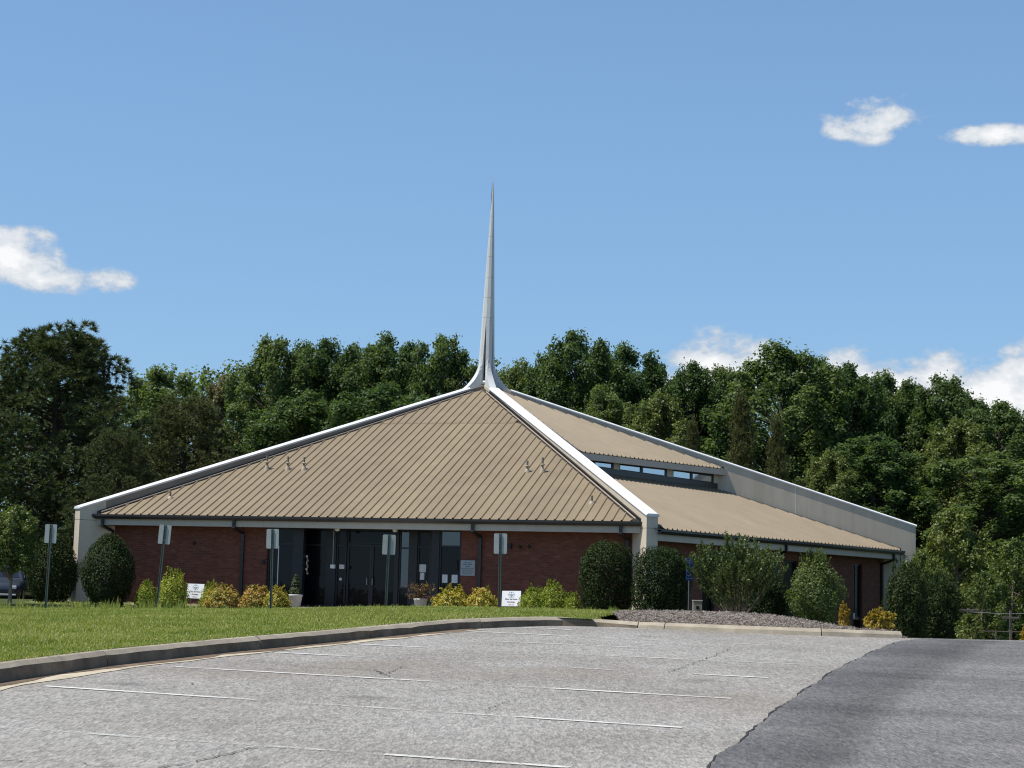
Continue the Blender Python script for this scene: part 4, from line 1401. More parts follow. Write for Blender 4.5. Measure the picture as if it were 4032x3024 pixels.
def plant(key, maker, name, label, cat, cx, bottom, top, w, t, group=None, rz=None, z=None, depth=1.0, unit_size=None, sink=.0):
    """Put a plant where it stands: bearing cx, foot at photo height bottom, width and height from its distance t."""
    if key not in PLANTS: PLANTS[key] = maker()
    tm, cm = PLANTS[key]
    p = bearing(cx, bottom, t)
    if z is not None: p.z = z
    h = bearing(cx, top, t).z - p.z
    wd = px(w, t)
    root = thing(name, label, cat, p - Vector((0, 0, sink)), rng.uniform(0, 6.28) if rz is None else rz, group)
    us = unit_size or (1.0, 1.0)
    root.scale = (wd / us[0], wd * depth / us[0], (h + sink) / us[1])
    is_tree = cm.name.startswith('crown')
    link('trunk' if is_tree else 'stem', tm, root)
    link('crown' if is_tree else 'foliage', cm, root)
    return root


# ---- the wood behind the church
BH, BR = 14.0, 3.4
mk = {}
for i in range(4):
    mk['bl%d' % i] = (lambda s=i: make_broadleaf(40 + s, BH, BR, .06, 75000, .155, L['forest'], 'poplar'))
mk['bly'] = lambda: make_broadleaf(55, BH, BR, .06, 60000, .16, L['forest2'], 'poplar')
mk['oak'] = lambda: make_broadleaf(61, BH, BR, .06, 55000, .155, L['oak'], 'round')
mk['pine'] = lambda: make_pine(71, 12.0, 3.4, .14, 210, L['pine'], per=34, tuft=26, nl=.26, nw=.02)
mk['pine2'] = lambda: make_pine(74, 12.0, 3.4, .06, 190, L['pine'], per=30, tuft=26, nw=.022)
mk['cedar'] = lambda: make_pine(77, 8.0, 2.0, .03, 170, L['cedar'], True, .15, .014, 22, 18)
mk['umbrella'] = lambda: make_broadleaf(83, 5.0, 2.3, .42, 17000, .13, L['light'], 'round', 'bark_pale')
mk['light'] = lambda: make_broadleaf(81, 5.0, 2.3, .03, 22000, .13, L['light'], 'round', 'bark_pale')
US = {'bl': (2 * BR, BH), 'oak': (2 * BR, BH), 'pi': (6.8, 12.2), 'ce': (4.0, 8.2), 'li': (4.6, 5.2)}
WG = 'trees of the wood behind the church'
TREES = [  # key, cx, top, width, t, name, label
    ('pine', 100, 716, 360, 80, 'pine_tree', 'tallest dark pine at the left edge, behind the fin'),
    ('pine2', 385, 862, 245, 84, 'pine_tree', 'lower dark pine beside the tall one, above the left roof edge'),
    ('pine2', 238, 930, 190, 76, 'pine_tree', 'small pine low behind the left end of the roof'),
    ('bl0', 345, 806, 190, 102, 'broadleaf_tree', 'broad green tree between the tall pine and the olive oak'),
    ('oak', 470, 818, 170, 99, 'oak_tree', 'olive brown round topped oak left of the tall trees'),
    ('bl1', 580, 738, 178, 95, 'broadleaf_tree', 'tall green tree at the left end of the high row, beside the oak'),
    ('bl2', 690, 744, 170, 97, 'broadleaf_tree', 'second tall tree of the high row left of the spire'),
    ('bl3', 815, 742, 178, 95, 'broadleaf_tree', 'third tall tree of the high row left of the spire'),
    ('bl0', 935, 733, 165, 93, 'broadleaf_tree', 'tall tree with a pointed top nearest the spire on its left'),
    ('bl1', 1030, 800, 130, 100, 'broadleaf_tree', 'low treetop directly behind the foot of the spire'),
    ('bl3', 1105, 795, 130, 100, 'broadleaf_tree', 'low treetop just right of the spire'),
    ('bl2', 1235, 728, 180, 94, 'broadleaf_tree', 'tall pointed tree to the right of the spire'),
    ('bl0', 1365, 757, 175, 96, 'broadleaf_tree', 'tall tree between the pointed tree and the first white cloud'),
    ('bl1', 1490, 792, 150, 98, 'broadleaf_tree', 'thin topped tree in front of the middle white cloud'),
    ('bl3', 1680, 757, 250, 92, 'broadleaf_tree', 'big rounded tree above the clerestory end'),
    ('bl2', 1845, 800, 170, 94, 'broadleaf_tree', 'tree right of the big rounded one, against white cloud'),
    ('bl0', 1930, 815, 150, 97, 'broadleaf_tree', 'low crowned tree in the dip above the right fin'),
    ('bl1', 2030, 820, 165, 95, 'broadleaf_tree', 'twin topped tree in front of the right-hand cloud'),
    ('bly', 2035, 920, 170, 84, 'broadleaf_tree', 'yellowish green tree below the twin topped one'),
    ('bl2', 2150, 880, 180, 92, 'broadleaf_tree', 'lower tree at the right edge of the photo'),
    ('bl3', 2270, 885, 180, 92, 'broadleaf_tree', 'tree cut by the right edge of the photo'),
    ('bl1', 1890, 945, 230, 82, 'broadleaf_tree', 'dark tree low behind the right fin'),
    ('bl0', 2110, 985, 250, 80, 'broadleaf_tree', 'dark spreading tree above the light green ones at right'),
    ('bly', 1390, 862, 150, 86, 'broadleaf_tree', 'yellowish tree just above the right upper roof'),
    ('bl3', 1290, 850, 170, 88, 'broadleaf_tree', 'green tree low behind the upper right roof beside the yellowish one'),
    ('bly', 1765, 985, 130, 80, 'broadleaf_tree', 'olive yellow tree right behind the coping of the right fin'),
    ('bl2', 840, 842, 250, 84, 'broadleaf_tree', 'broad green tree just behind the left roof slope'),
    ('bl3', 640, 862, 230, 86, 'broadleaf_tree', 'green tree behind the middle of the left coping'),
    ('bl3', 632, 756, 150, 99, 'broadleaf_tree', 'treetop filling the gap between the first and second tall trees of the high row'),
    ('bl1', 752, 752, 150, 99, 'broadleaf_tree', 'treetop filling the gap between the second and third tall trees of the high row'),
    ('bl2', 878, 756, 150, 99, 'broadleaf_tree', 'treetop filling the gap before the pointed tree left of the spire'),
    ('bl0', 1172, 778, 140, 99, 'broadleaf_tree', 'shoulder high treetop just left of the pointed tree right of the spire'),
    ('bl1', 1300, 772, 140, 99, 'broadleaf_tree', 'treetop in the notch right of the pointed tree'),
    ('bl2', 1430, 800, 140, 100, 'broadleaf_tree', 'treetop below the left end of the middle white cloud'),
    ('bl0', 1570, 800, 150, 99, 'broadleaf_tree', 'treetop below the right end of the middle white cloud'),
    ('bl3', 1765, 790, 150, 98, 'broadleaf_tree', 'treetop on the right shoulder of the big rounded tree'),
    ('bl1', 1975, 836, 150, 99, 'broadleaf_tree', 'treetop left of the twin topped tree under the right-hand cloud'),
    ('bl3', 2095, 862, 150, 98, 'broadleaf_tree', 'treetop right of the twin topped tree'),
    ('cedar', 1598, 850, 140, 80, 'cedar_tree', 'largest dark pointed cedar behind the clerestory'),
    ('cedar', 1490, 905, 95, 81, 'cedar_tree', 'small cedar left of the large one, above the clerestory roof'),
    ('cedar', 1675, 898, 105, 79, 'cedar_tree', 'slim cedar right of the large one'),
]
for key, cx, top, w, t, nm, lab in TREES:
    u_ = US[key[:2]] if key[:2] in US else US['oak']
    plant(key, mk[key], nm, lab, 'tree', cx, 1310, top, w * (1.42 if key[0] == 'b' else 1.15), t, WG if nm == 'broadleaf_tree' else None, unit_size=u_, z=-.7)
# light green small trees at the right and the one over the car
for cx, top, w, t, lab in ((2068, 1098, 190, 68, 'light green small tree right of the right fin'), (2185, 1165, 150, 66, 'light green small tree at the right edge, above the wooden crosses'),
                           (1995, 1190, 120, 64, 'small darker green tree tucked behind the right fin'), (2120, 1235, 130, 61, 'lowest small tree behind the wooden crosses'), (20, 1096, 165, 58, 'yellow green small tree beside the parked car')):
    ky = 'umbrella' if cx < 500 else 'light'
    plant(ky, mk[ky], 'small_tree', lab, 'tree', cx, 1320, top, w * 1.05, t, unit_size=US['li'], z=-.75 if cx > 500 else -.25)

# the far wood behind them, one mass
g = np.random.default_rng(5)
CC, NN = [], []
for i in range(76):
    x = -700 + 3800 * i / 75 + g.uniform(-15, 15)
    t = 118 + g.uniform(0, 14)
    topy = np.interp(x, [-330, 250, 520, 980, 1150, 1420, 1800, 2000, 2200, 2600], [820, 830, 770, 778, 790, 815, 815, 850, 900, 890]) + g.uniform(-8, 26)
    p = bearing(x, 1310, t)
    H_ = bearing(x, topy, t).z + .7
    for k in range(26):
        h = (k + g.uniform(0, 1)) / 26
        e = 3.1 * (.7 + .5 * math.sin(math.pi * h)) * (1 - .6 * h ** 3)
        a_ = k * 2.4
        rr = e * g.uniform(.3, .8)
        c = np.array([p.x + rr * math.cos(a_), p.y + rr * math.sin(a_), -.7 + H_ * h - .3])
        q, d = ellipsoid_pts(g, 120, c, (1.15, 1.15, 1.1), .3, .2)
        CC.append(q); NN.append(unit(d + np.array([0, 0, .4]) + g.normal(size=d.shape) * .5))
tag(link('far_wood', poly_mesh('far_wood', leaves(np.concatenate(CC), np.concatenate(NN), .3, .8, g), 4, L['forest'])), 'continuous dark green wood filling in behind the single trees', 'wood', kind='stuff')

# ---- shrubs
mk['holly0'] = lambda sd, sz: make_shrub(11 + sd, 'egg', 15000, .052, L['holly'], .09, inner=.58, size=sz)
mk['holly1'] = lambda sd, sz: make_shrub(12 + sd, 'block', 16000, .05, L['holly'], .11, inner=.58, size=sz)
mk['holly2'] = lambda sd, sz: make_shrub(13 + sd, 'block', 12000, .054, L['holly'], .18, 30, size=sz)
mk['myshrub'] = lambda sd, sz: make_shrub(14 + sd, 'egg', 9000, .055, L['forest'], .22, 60, size=sz)
mk['gold0'] = lambda sd, sz: make_shrub(15 + sd, 'mound', 5200, .07, L['gold'], .13, 26, .4, size=sz)
mk['gold1'] = lambda sd, sz: make_shrub(16 + sd, 'mound', 5200, .07, L['gold'], .13, 26, .4, size=sz)
mk['nan0'] = lambda sd, sz: make_shrub(17 + sd, 'mound', 3000, .10, L['nandina'], .13, 20, .4, size=sz)
mk['nan1'] = lambda sd, sz: make_shrub(18 + sd, 'mound', 3000, .10, L['nandina2'], .13, 20, .4, size=sz)
mk['ora'] = lambda sd, sz: make_shrub(19 + sd, 'mound', 2000, .12, L['orange'], .2, 130, .3, size=sz)
mk['lig'] = lambda sd, sz: make_shrub(20 + sd, 'egg', 2400, .10, L['light'], .22, 50, .45, size=sz)
SHRUBS = [  # key, cx, bottom, top, w, t, z, name, label
    ('holly0', 108, 1316, 1148, 106, 61.0, -.3, 'holly_shrub', 'tall clipped holly outside the left fin, beside the car'),
    ('holly0', 229, 1316, 1152, 112, 58.2, -.25, 'holly_shrub', 'tall clipped holly inside the left fin, against the brick wall'),
    ('gold0', 315, 1315, 1258, 50, 57.9, -.25, 'cypress_shrub', 'small bright green shrub between the left holly and the second sign post'),
    ('gold1', 372, 1315, 1236, 70, 57.9, -.25, 'cypress_shrub', 'taller bright green shrub left of the left yard sign'),
    ('gold0', 455, 1315, 1260, 50, 58.2, -.25, 'cypress_shrub', 'bright green shrub peeping over the right of the left yard sign'),
    ('nan1', 480, 1316, 1266, 88, 57.2, -.27, 'nandina_shrub', 'orange nandina right beside the left yard sign'),
    ('nan1', 552, 1316, 1266, 70, 57.0, -.27, 'nandina_shrub', 'orange nandina under the downspout left of the entrance'),
    ('nan0', 598, 1316, 1270, 60, 56.8, -.26, 'nandina_shrub', 'yellow orange nandina next to the left flower pot'),
    ('nan0', 975, 1318, 1270, 82, 55.8, -.14, 'nandina_shrub', 'yellow nandina next to the right flower pot'),
    ('nan0', 1042, 1318, 1272, 70, 55.5, -.14, 'nandina_shrub', 'yellow orange nandina by the fifth sign post'),
    ('gold0', 1152, 1320, 1271, 66, 54.9, -.14, 'cypress_shrub', 'bright green shrub touching the right yard sign'),
    ('gold1', 1193, 1320, 1261, 66, 54.7, -.14, 'cypress_shrub', 'tallest bright green shrub right of the right yard sign'),
    ('gold1', 1236, 1320, 1283, 44, 54.4, -.14, 'cypress_shrub', 'smallest bright green shrub against the big holly'),
    ('holly1', 1308, 1333, 1168, 118, 53.2, -.2, 'holly_shrub', 'big round holly left of the right front fin'),
    ('holly1', 1427, 1334, 1180, 128, 52.2, -.2, 'holly_shrub', 'big round holly right of the right front fin'),
    ('holly2', 1650, 1332, 1234, 106, 50.5, -.2, 'holly_shrub', 'lower rounded holly behind the crape myrtle'),
    ('myshrub', 1762, 1338, 1204, 112, 48.5, -.2, 'leafy_shrub', 'loose untrimmed shrub with upright shoots under the blue sign'),
    ('ora', 1823, 1346, 1313, 24, 41, -.2, 'golden_shrub', 'small orange plant at the foot of the loose shrub'),
    ('ora', 1901, 1363, 1322, 62, 33.2, None, 'golden_shrub', 'golden orange mounded shrub near the end of the kerb'),
    ('holly2', 1958, 1380, 1222, 92, 44, -.55, 'holly_shrub', 'tall dark holly in front of the right fin'),
    ('holly2', 2030, 1382, 1247, 90, 45, -.58, 'holly_shrub', 'dark holly between the right fin and the wooden crosses'),
    ('lig', 2092, 1392, 1332, 54, 40, -.7, 'leafy_shrub', 'bright green bush at the foot of the left wooden cross'),
    ('ora', 2222, 1392, 1350, 36, 40, -.7, 'golden_shrub', 'orange plant cut by the right edge of the photo'),
]
for key, cx, bo, to, w, t, z, nm, lab in SHRUBS:
    p = bearing(cx, bo, t)
    if z is not None: p.z = z
    wd, h = px(w, t), bearing(cx, to, t).z - p.z
    tm, cm = mk[key](int(cx), (wd, h))
    root = thing(nm, lab, 'shrub', p, rng.uniform(0, 6.28))
    link('stem', tm, root)
    link('foliage', cm, root)


# crape myrtle: a vase of stems with leafy shoots
def make_myrtle():
    g = np.random.default_rng(31)
    st_ = MB()
    C, D = [], []
    for i in range(62):
        a_ = i * 2.39996
        sp = math.sqrt((i + .5) / 62)
        tilt_ = D2R(4 + 40 * sp + g.uniform(-4, 4))
        ln = g.uniform(1.8, 2.3) * (1 - .1 * sp)
        dr = Vector((math.sin(tilt_) * math.cos(a_), math.sin(tilt_) * math.sin(a_), math.cos(tilt_)))
        p0 = Vector((.10 * sp * math.cos(a_), .10 * sp * math.sin(a_), -.1))
        pm = p0 + dr * ln * .45 + Vector((0, 0, .05))
        e_ = p0 + dr * ln + Vector((g.normal(0, .04), g.normal(0, .04), .10))
        big_ = i % 4 == 0
        st_.tube([p0, pm, e_], [.026 if big_ else .008, .016 if big_ else .006, .003], 6 if big_ else 4, False)
        for j in range(3):
            f_ = g.uniform(.4, .85)
            b0 = pm.lerp(e_, (f_ - .4) / .6)
            d2 = (dr + Vector((g.normal(0, .28), g.normal(0, .28), .25))).normalized()
            l2 = ln * g.uniform(.16, .3)
            n = int(150 * l2)
            t_ = g.uniform(0, 1, n)
            C.append(np.array([tuple(b0 + d2 * l2 * k) for k in t_]) + g.normal(size=(n, 3)) * .026)
            D.append(unit(np.cross(np.tile(np.array(d2), (n, 1)), g.normal(size=(n, 3))) + np.array(d2) * .5))
        n = int(75 * ln)
        t_ = 1 - .66 * g.uniform(0, 1, n) ** 1.2
        C.append(np.array([tuple((p0 + dr * ln * k) if k < .45 else pm.lerp(e_, (k - .45) / .55)) for k in t_]) + g.normal(size=(n, 3)) * .03)
        D.append(unit(np.cross(np.tile(np.array(dr), (n, 1)), g.normal(size=(n, 3))) + np.array(dr) * .5))
    C, D = np.concatenate(C), np.concatenate(D)
    return st_.mesh('trunk', M['bark_pale']), poly_mesh('crown', leaves(C, D, .075, .5, g), 4, L['myrtle'])


mk['crape'] = make_myrtle
plant('crape', mk['crape'], 'crape_myrtle', 'vase-shaped crape myrtle with pale stems in the mulch bed', 'tree', 1590, 1332, 1126, 188, 46.8, unit_size=(2.45, 2.45), z=-.02)

# ---- lawn grass blades: dense near the camera, sparser and longer further off
n_ = 420000
tt_ = 17 + 28 * rng.uniform(0, 1, n_) ** 1.25
ss_ = rng.uniform(-.285, .115, n_) * tt_ - .6
X = EYE.x + ss_ * RH.x + tt_ * FH.x
Y = EYE.y + ss_ * RH.y + tt_ * FH.y
ok = (X < lawn_edge_x(Y) + .012 + rng.normal(0, .03, n_)) & (Y < -28.62) & (Y > -56)
X, Y, tt_ = X[ok], Y[ok], tt_[ok]
Zg = lawn_z(X, Y)
n_ = len(X)
hh = (.022 + .018 * rng.uniform(0, 1, n_) ** 2) * (1 + .012 * (tt_ - 17)) * (1 + .35 * np.sin(X * .9 + 1.3 * np.sin(Y * .7)) * np.sin(Y * 1.1))
hh = np.where(rng.uniform(0, 1, n_) < .008, hh * 2.0, hh)
aa = rng.uniform(0, 2 * np.pi, n_)
wd = (.0055 + .00022 * (tt_ - 17)) * rng.uniform(.7, 1.4, n_)
ln_ = rng.uniform(.1, .9, n_) * hh
B0 = np.stack([X, Y, Zg - .004], 1)
sd_ = np.stack([np.cos(aa), np.sin(aa), 0 * aa], 1) * wd[:, None]
tp = B0 + np.stack([-np.sin(aa) * ln_ + rng.normal(0, .006, n_), np.cos(aa) * ln_, hh], 1)
tag(link('lawn_grass', poly_mesh('lawn_grass', np.stack([B0 - sd_, B0 + sd_, tp], 1), 3, L['grass'])), 'mown green grass of the lawn behind the kerb', 'grass', kind='stuff')

# ---- long grass tufts along the far edge of the lawn
pts = []
for i in range(560):
    x = rng.uniform(-12, 12.5)
    dens = .95 if x < 3.9 else (.35 if x < 9 else .15)
    if rng.uniform() > dens: continue
    y = -28.75 + rng.normal(0, .22)
    z = float(lawn_z(np.float64(x), np.float64(min(y, -28.6))))
    tall = (.10 + .24 * rng.uniform() ** 1.6) if x < 1.6 else (.05 + .10 * rng.uniform() ** 2)
    for k in range(rng.integers(7, 15)):
        a_ = rng.uniform(0, 6.28)
        b0 = np.array([x + rng.normal(0, .05), y + rng.normal(0, .04), z - .02])
        h_ = tall * rng.uniform(.6, 1.15)
        lean_ = rng.uniform(.05, .5) * h_
        tipp = b0 + np.array([math.cos(a_) * lean_, math.sin(a_) * lean_, h_])
        sv = np.array([-math.sin(a_), math.cos(a_), 0]) * rng.uniform(.007, .014)
        pts.append([b0 - sv, b0 + sv, tipp])
tag(link('edge_grass', poly_mesh('edge_grass', np.array(pts), 3, L['tallgrass'])), 'long pale grass tufts along the far edge of the lawn', 'grass', kind='stuff')
# ivy-like ground cover and weeds below the shrubs of the front bed
n_ = 9000
X = rng.uniform(-11, 10, n_); Y = rng.uniform(-15.8, -14.2, n_)
ok = (X < -1.4) | (X > 2.0)
X, Y = X[ok], Y[ok]
C = np.stack([X, Y, -.24 + .07 * (Y + 15.8) + rng.uniform(0, .14, len(X)) ** 1.3], 1)
tag(link('ground_cover', poly_mesh('ground_cover', leaves(C, np.array([0, -.3, 1]) + rng.normal(size=C.shape) * .6, .07, .5), 4, L['tallgrass'])), 'low green ground cover in the front planting bed', 'plants', kind='stuff')

# ================================================================== THINGS ON THE GROUNDS
def text_part(body, size, loc, mat, parent, name='lettering', rot=(math.pi / 2, 0, 0), bold=.0):
    cu = bpy.data.curves.new(name, 'FONT')
    cu.body = body
    cu.size = size
    cu.align_x = 'CENTER'
    cu.align_y = 'CENTER'
    cu.offset = bold
    cu.resolution_u = 3
    tmp = bpy.data.objects.new('tmp_text', cu)
    COL.objects.link(tmp)
    dg = bpy.context.evaluated_depsgraph_get()
    me = bpy.data.meshes.new_from_object(tmp.evaluated_get(dg))
    bpy.data.objects.remove(tmp)
    me.materials.clear()
    me.materials.append(mat)
    return link(name, me, parent, loc, rot)


def rounded(w, h, r, n=5):
    out = []
    for cx_, cy_, a0 in ((w / 2 - r, h / 2 - r, 0), (-w / 2 + r, h / 2 - r, 90), (-w / 2 + r, -h / 2 + r, 180), (w / 2 - r, -h / 2 + r, 270)):
        for k in range(n):
            a_ = D2R(a0 + 90 * k / (n - 1))
            out.append((cx_ + r * math.cos(a_), cy_ + r * math.sin(a_)))
    return out


# five parking signs on U-channel posts, seen from behind
POSTS = [(-2.12, -.16, 1.90, .5, 'grey backed parking sign leftmost in the row, nearest the parked car'), (.84, -.09, 1.93, 3.6, 'grey backed parking sign on a clearly leaning post, second from left'),
         (3.78, -.02, 1.87, -1.0, 'grey backed parking sign just left of the entrance glazing'), (6.63, .08, 1.78, 1.2, 'grey backed parking sign in front of the entrance doors'),
         (9.34, .15, 1.85, -.5, 'grey backed parking sign rightmost in the row, beside a white yard sign')]
for i, (x, z0, zt, lean_, lab) in enumerate(POSTS):
    sp = thing('sign_post', lab, 'sign', (x, -29.0, z0), 0, 'parking signs along the lawn')
    sp.rotation_euler = (D2R(rng.normal(0, .6)), D2R(lean_), D2R(rng.normal(4, 3)))
    h = zt - z0
    mb = MB().box(-.028, -.018, -.012, .014, -.3, h).box(.018, .028, -.012, .014, -.3, h).box(-.018, .018, .008, .014, -.3, h)
    post = mb.build('post', M['post'], sp)
    for k in range(int(h / .1)):
        MB().tube([(0, .0075, .12 + k * .1), (0, .0065, .12 + k * .1)], .005, 6).build('bolt_hole', M['black'], post)
    pan = MB().prism(rounded(.305, .457, .03), .0155, .0185, 'y').build('sign_panel', M['sign_back'], sp, loc=(0, 0, h - .225))
    for bz in (-.15, .15):
        MB().tube([(0, -.016, bz), (0, .0195, bz)], .007, 6).build('bolt', M['galv'], pan)

# two white yard signs
for cx, y_top, t, lab, tilt in ((420.5, 1260.7, 58.6, 'white yard sign with grey emblem between the left shrubs', .6), (1104, 1276, 55.6, 'white yard sign with grey emblem beside the rightmost sign post', -1.0)):
    p = bearing(cx, y_top, t)
    ys = thing('yard_sign', lab, 'sign', (p.x, p.y, p.z - .72), YAW * .35)
    ys.rotation_euler = (D2R(-7), D2R(tilt), D2R(-4))
    pn = MB().box(-.303, .303, -.004, .004, .255, .72).build('sign_panel', M['white'], ys)
    for x in (-.13, .13):
        MB().tube([(x, .008, -.2), (x, .008, .5)], .004, 6).build('wire_stake', M['galv'], ys)
    zc = .605
    hexp = [(.115 * math.cos(D2R(a_)), .1 * math.sin(D2R(a_))) for a_ in range(0, 360, 60)]
    hx2 = [(.1 * math.cos(D2R(a_)), .087 * math.sin(D2R(a_))) for a_ in range(0, 360, 60)]
    v = [(a_, -.0055, zc + b_) for a_, b_ in hexp] + [(a_, -.0055, zc + b_) for a_, b_ in hx2]
    MB().add(v, [(i, (i + 1) % 6, (i + 1) % 6 + 6, i + 6) for i in range(6)]).build('emblem', M['ink_grey'], pn)
    MB().box(-.075, .075, -.0058, -.0045, zc - .004, zc + .016).box(-.008, .008, -.0058, -.0045, zc + .03, zc + .08).box(-.022, .022, -.0058, -.0045, zc + .052, zc + .066).prism([(-.06, zc - .014), (0, zc - .075), (.06, zc - .014)], -.0058, -.0045).build('emblem', M['ink_grey'], pn)
    text_part('Dios Servicios', .068, (0, -.0055, .468), M['ink'], pn, bold=.002)
    text_part('Domingo', .064, (0, -.0055, .383), M['ink_red'], pn, bold=.002)
    text_part('1:00 pm', .06, (0, -.0055, .30), M['ink_red'], pn)

# blue accessible-parking signs by the right-hand wall
for cx, y_top, t, lab, plate in ((1490.5, 1206, 47.4, 'blue accessible parking sign beside the crape myrtle, left of its crown', True), (1678, 1217, 53.0, 'blue accessible parking sign above the lower rounded holly', False)):
    p = bearing(cx, y_top, t)
    bs = thing('accessible_parking_sign', lab, 'sign', (p.x, p.y, -.2), D2R(72 - 8))
    h = p.z + .2
    MB().box(-.02, .02, .006, .03, -.3, h - .02).build('post', M['post'], bs)
    pn = MB().prism(rounded(.305, .457, .03), -.003, .003, 'y').build('sign_panel', M['blue'], bs, loc=(0, 0, h - .23))
    rim_ = rounded(.285, .437, .025)
    rin = rounded(.275, .427, .022)
    n = len(rim_)
    MB().add([(a_, -.0045, b_) for a_, b_ in rim_] + [(a_, -.0045, b_) for a_, b_ in rin], [(i, (i + 1) % n, (i + 1) % n + n, i + n) for i in range(n)]).build('white_border', M['white'], pn)
    text_part('RESERVED', .052, (0, -.0045, .165), M['white'], pn)
    text_part('PARKING', .052, (0, -.0045, .11), M['white'], pn)
    # wheelchair figure: head, back, seat and leg, wheel
    hd = [(-.03 + .02 * math.cos(k * .785), .05 + .02 * math.sin(k * .785)) for k in range(8)]
    MB().prism(hd, -.0055, -.0045).prism([(-.04, .028), (-.018, .028), (-.012, -.03), (.04, -.03), (.058, -.095), (.04, -.1), (.026, -.05), (-.034, -.05)], -.0055, -.0045).build('wheelchair_figure', M['white'], pn)
    ring = [D2R(a_) for a_ in range(110, 361, 25)]
    v = [(-.005 + .062 * math.cos(a_), -.0055, -.07 + .062 * math.sin(a_)) for a_ in ring] + [(-.005 + .046 * math.cos(a_), -.0055, -.07 + .046 * math.sin(a_)) for a_ in ring]
    n = len(ring)
    MB().add(v, [(i, i + 1, i + 1 + n, i + n) for i in range(n - 1)]).build('wheelchair_figure', M['white'], pn)
    if plate:
        p2 = MB().prism(rounded(.305, .10, .02), -.003, .003, 'y').build('sign_plate', M['blue'], bs, loc=(0, 0, h - .52))
        text_part('VAN ACCESSIBLE', .03, (0, -.0045, 0), M['white'], p2)

# planters with their plants
for x, y, z, w, h, lab, kind in ((-1.84, -14.2, -.06, .47, .385, 'white tapered planter left of the entrance doors', 0), (2.39, -14.2, -.03, .45, .33, 'white tapered planter right of the entrance doors', 1)):
    pt = thing('planter', lab, 'planter', (x, y, z))
    MB().lathe([(0, 0), (w * .36, 0), (w * .37, .01), (w * .47, h - .06), (w * .5, h - .055), (w * .5, h), (w * .46, h), (w * .44, h - .05)], 24).build('pot', M['pot'], pt)
    MB().lathe([(0, h - .05), (w * .45, h - .05)], 20).build('soil', M['soil'], pt)
    g = np.random.default_rng(90 + kind)
    if kind == 0:
        pl_ = thing('potted_spruce', 'small cone-shaped evergreen growing in the left planter', 'plant', (x, y, z + h - .05))
        n = 1500
        hh_ = g.uniform(0, 1, n) ** 1.3
        rr = (.21 * (1 - hh_) ** .8 * np.where(hh_ < .12, .75, 1) + .025) * np.where((hh_ > .38) & (hh_ < .5), .6, 1) * g.uniform(.6, 1.05, n)
        a_ = g.uniform(0, 6.28, n)
        C = np.c_[rr * np.cos(a_), rr * np.sin(a_), .02 + hh_ * .66]
        link('foliage', poly_mesh('foliage', leaves(C, np.c_[np.cos(a_), np.sin(a_), .6 + 0 * a_] + g.normal(size=C.shape) * .4, .07, .35, g), 4, L['topiary']), pl_)
        MB().tube([(0, 0, -.02), (0, 0, .5)], [.015, .006], 6).build('stem', M['bark'], pl_)
    else:
        pl_ = thing('potted_flowers', 'loose bronze and pink flowering plant spilling from the right planter', 'plant', (x, y, z + h - .05))
        C, D, Fl = [], [], []
        st_ = MB()
        for k in range(46):
            a_ = g.uniform(0, 6.28)
            sp_ = g.uniform(.05, .42)
            e_ = np.array([sp_ * math.cos(a_), sp_ * math.sin(a_), g.uniform(.12, .48) - .55 * max(0, sp_ - .3)])
            st_.tube([(0, 0, -.02), tuple(e_ * .5 + np.array([0, 0, .08])), tuple(e_)], [.006, .004, .002], 4, False)
            C.append(e_ + g.normal(size=(16, 3)) * .05); D.append(g.normal(size=(16, 3)) + np.array([0, 0, .6]))
            if k % 4 == 0: Fl.append(e_ + g.normal(size=(7, 3)) * .02)
        st_.build('stem', M['bark'], pl_, recalc=False)
        link('foliage', poly_mesh('foliage', leaves(np.concatenate(C), np.concatenate(D), .065, .5, g), 4, L['bronze']), pl_)
        F_ = np.concatenate(Fl)
        link('flower', poly_mesh('flower', leaves(F_, g.normal(size=F_.shape) + np.array([0, -.6, .6]), .05, .8, g), 4, L['nandina2']), pl_)

# utility cabinet half hidden by the big holly
p = bearing(1506, 1324, 49)
ub = thing('utility_cabinet', 'beige metal utility cabinet beside the big round holly', 'cabinet', (p.x, p.y, -.06), YAW)
cb_ = MB().box(-.12, .12, -.1, .1, 0, .50).build('cabinet_body', M['ac'], ub, bevel=.006)
MB().box(-.13, .13, -.11, .11, .502, .53).build('lid', M['fascia'], ub, bevel=.004)
MB().tube([(0, -.102, .33), (0, -.108, .33)], .05, 14).build('vent', M['black'], cb_)

# two weathered wooden crosses with a rail and a wire between, beyond the crest at the right
for cx, ty, ay, aw, t, lab in ((2091.8, 1313.5, 1318.5, 41, 50, 'left weathered wooden cross, its arm near the top'), (2183, 1319.5, 1334.8, 36, 50, 'right weathered wooden cross, its arm lower on the post')):
    p = bearing(cx, ty, t)
    a_ = bearing(cx, ay, t)
    wc = thing('wooden_cross', lab, 'cross', (p.x, p.y, -1.5), YAW)
    h = p.z + 1.5
    MB().box(-.03, .03, -.035, .035, -.2, h).build('upright', M['wood'], wc, bevel=.006)
    w = px(aw, t) / 2
    za = a_.z + 1.5
    MB().box(-w, w, -.066, -.036, za - .03, za + .03).build('crossarm', M['wood'], wc, bevel=.006)
q0, q1 = bearing(2062, 1362, 50.3), bearing(2240, 1366, 50.3)
fr = thing('rail', 'thin pale rail running low behind the wooden crosses', 'rail', (0, 0, 0))
MB().tube([q0, q1], .013, 6).build('bar', M['wood'], fr)
for k in range(3):
    c = q0.lerp(q1, k / 2)
    MB().box(c.x - .018, c.x + .018, c.y - .018, c.y + .018, -1.6, c.z + .03).build('support', M['wood'], fr)
q0, q1 = bearing(2095, 1322, 50.2), bearing(2240, 1325, 50.2)
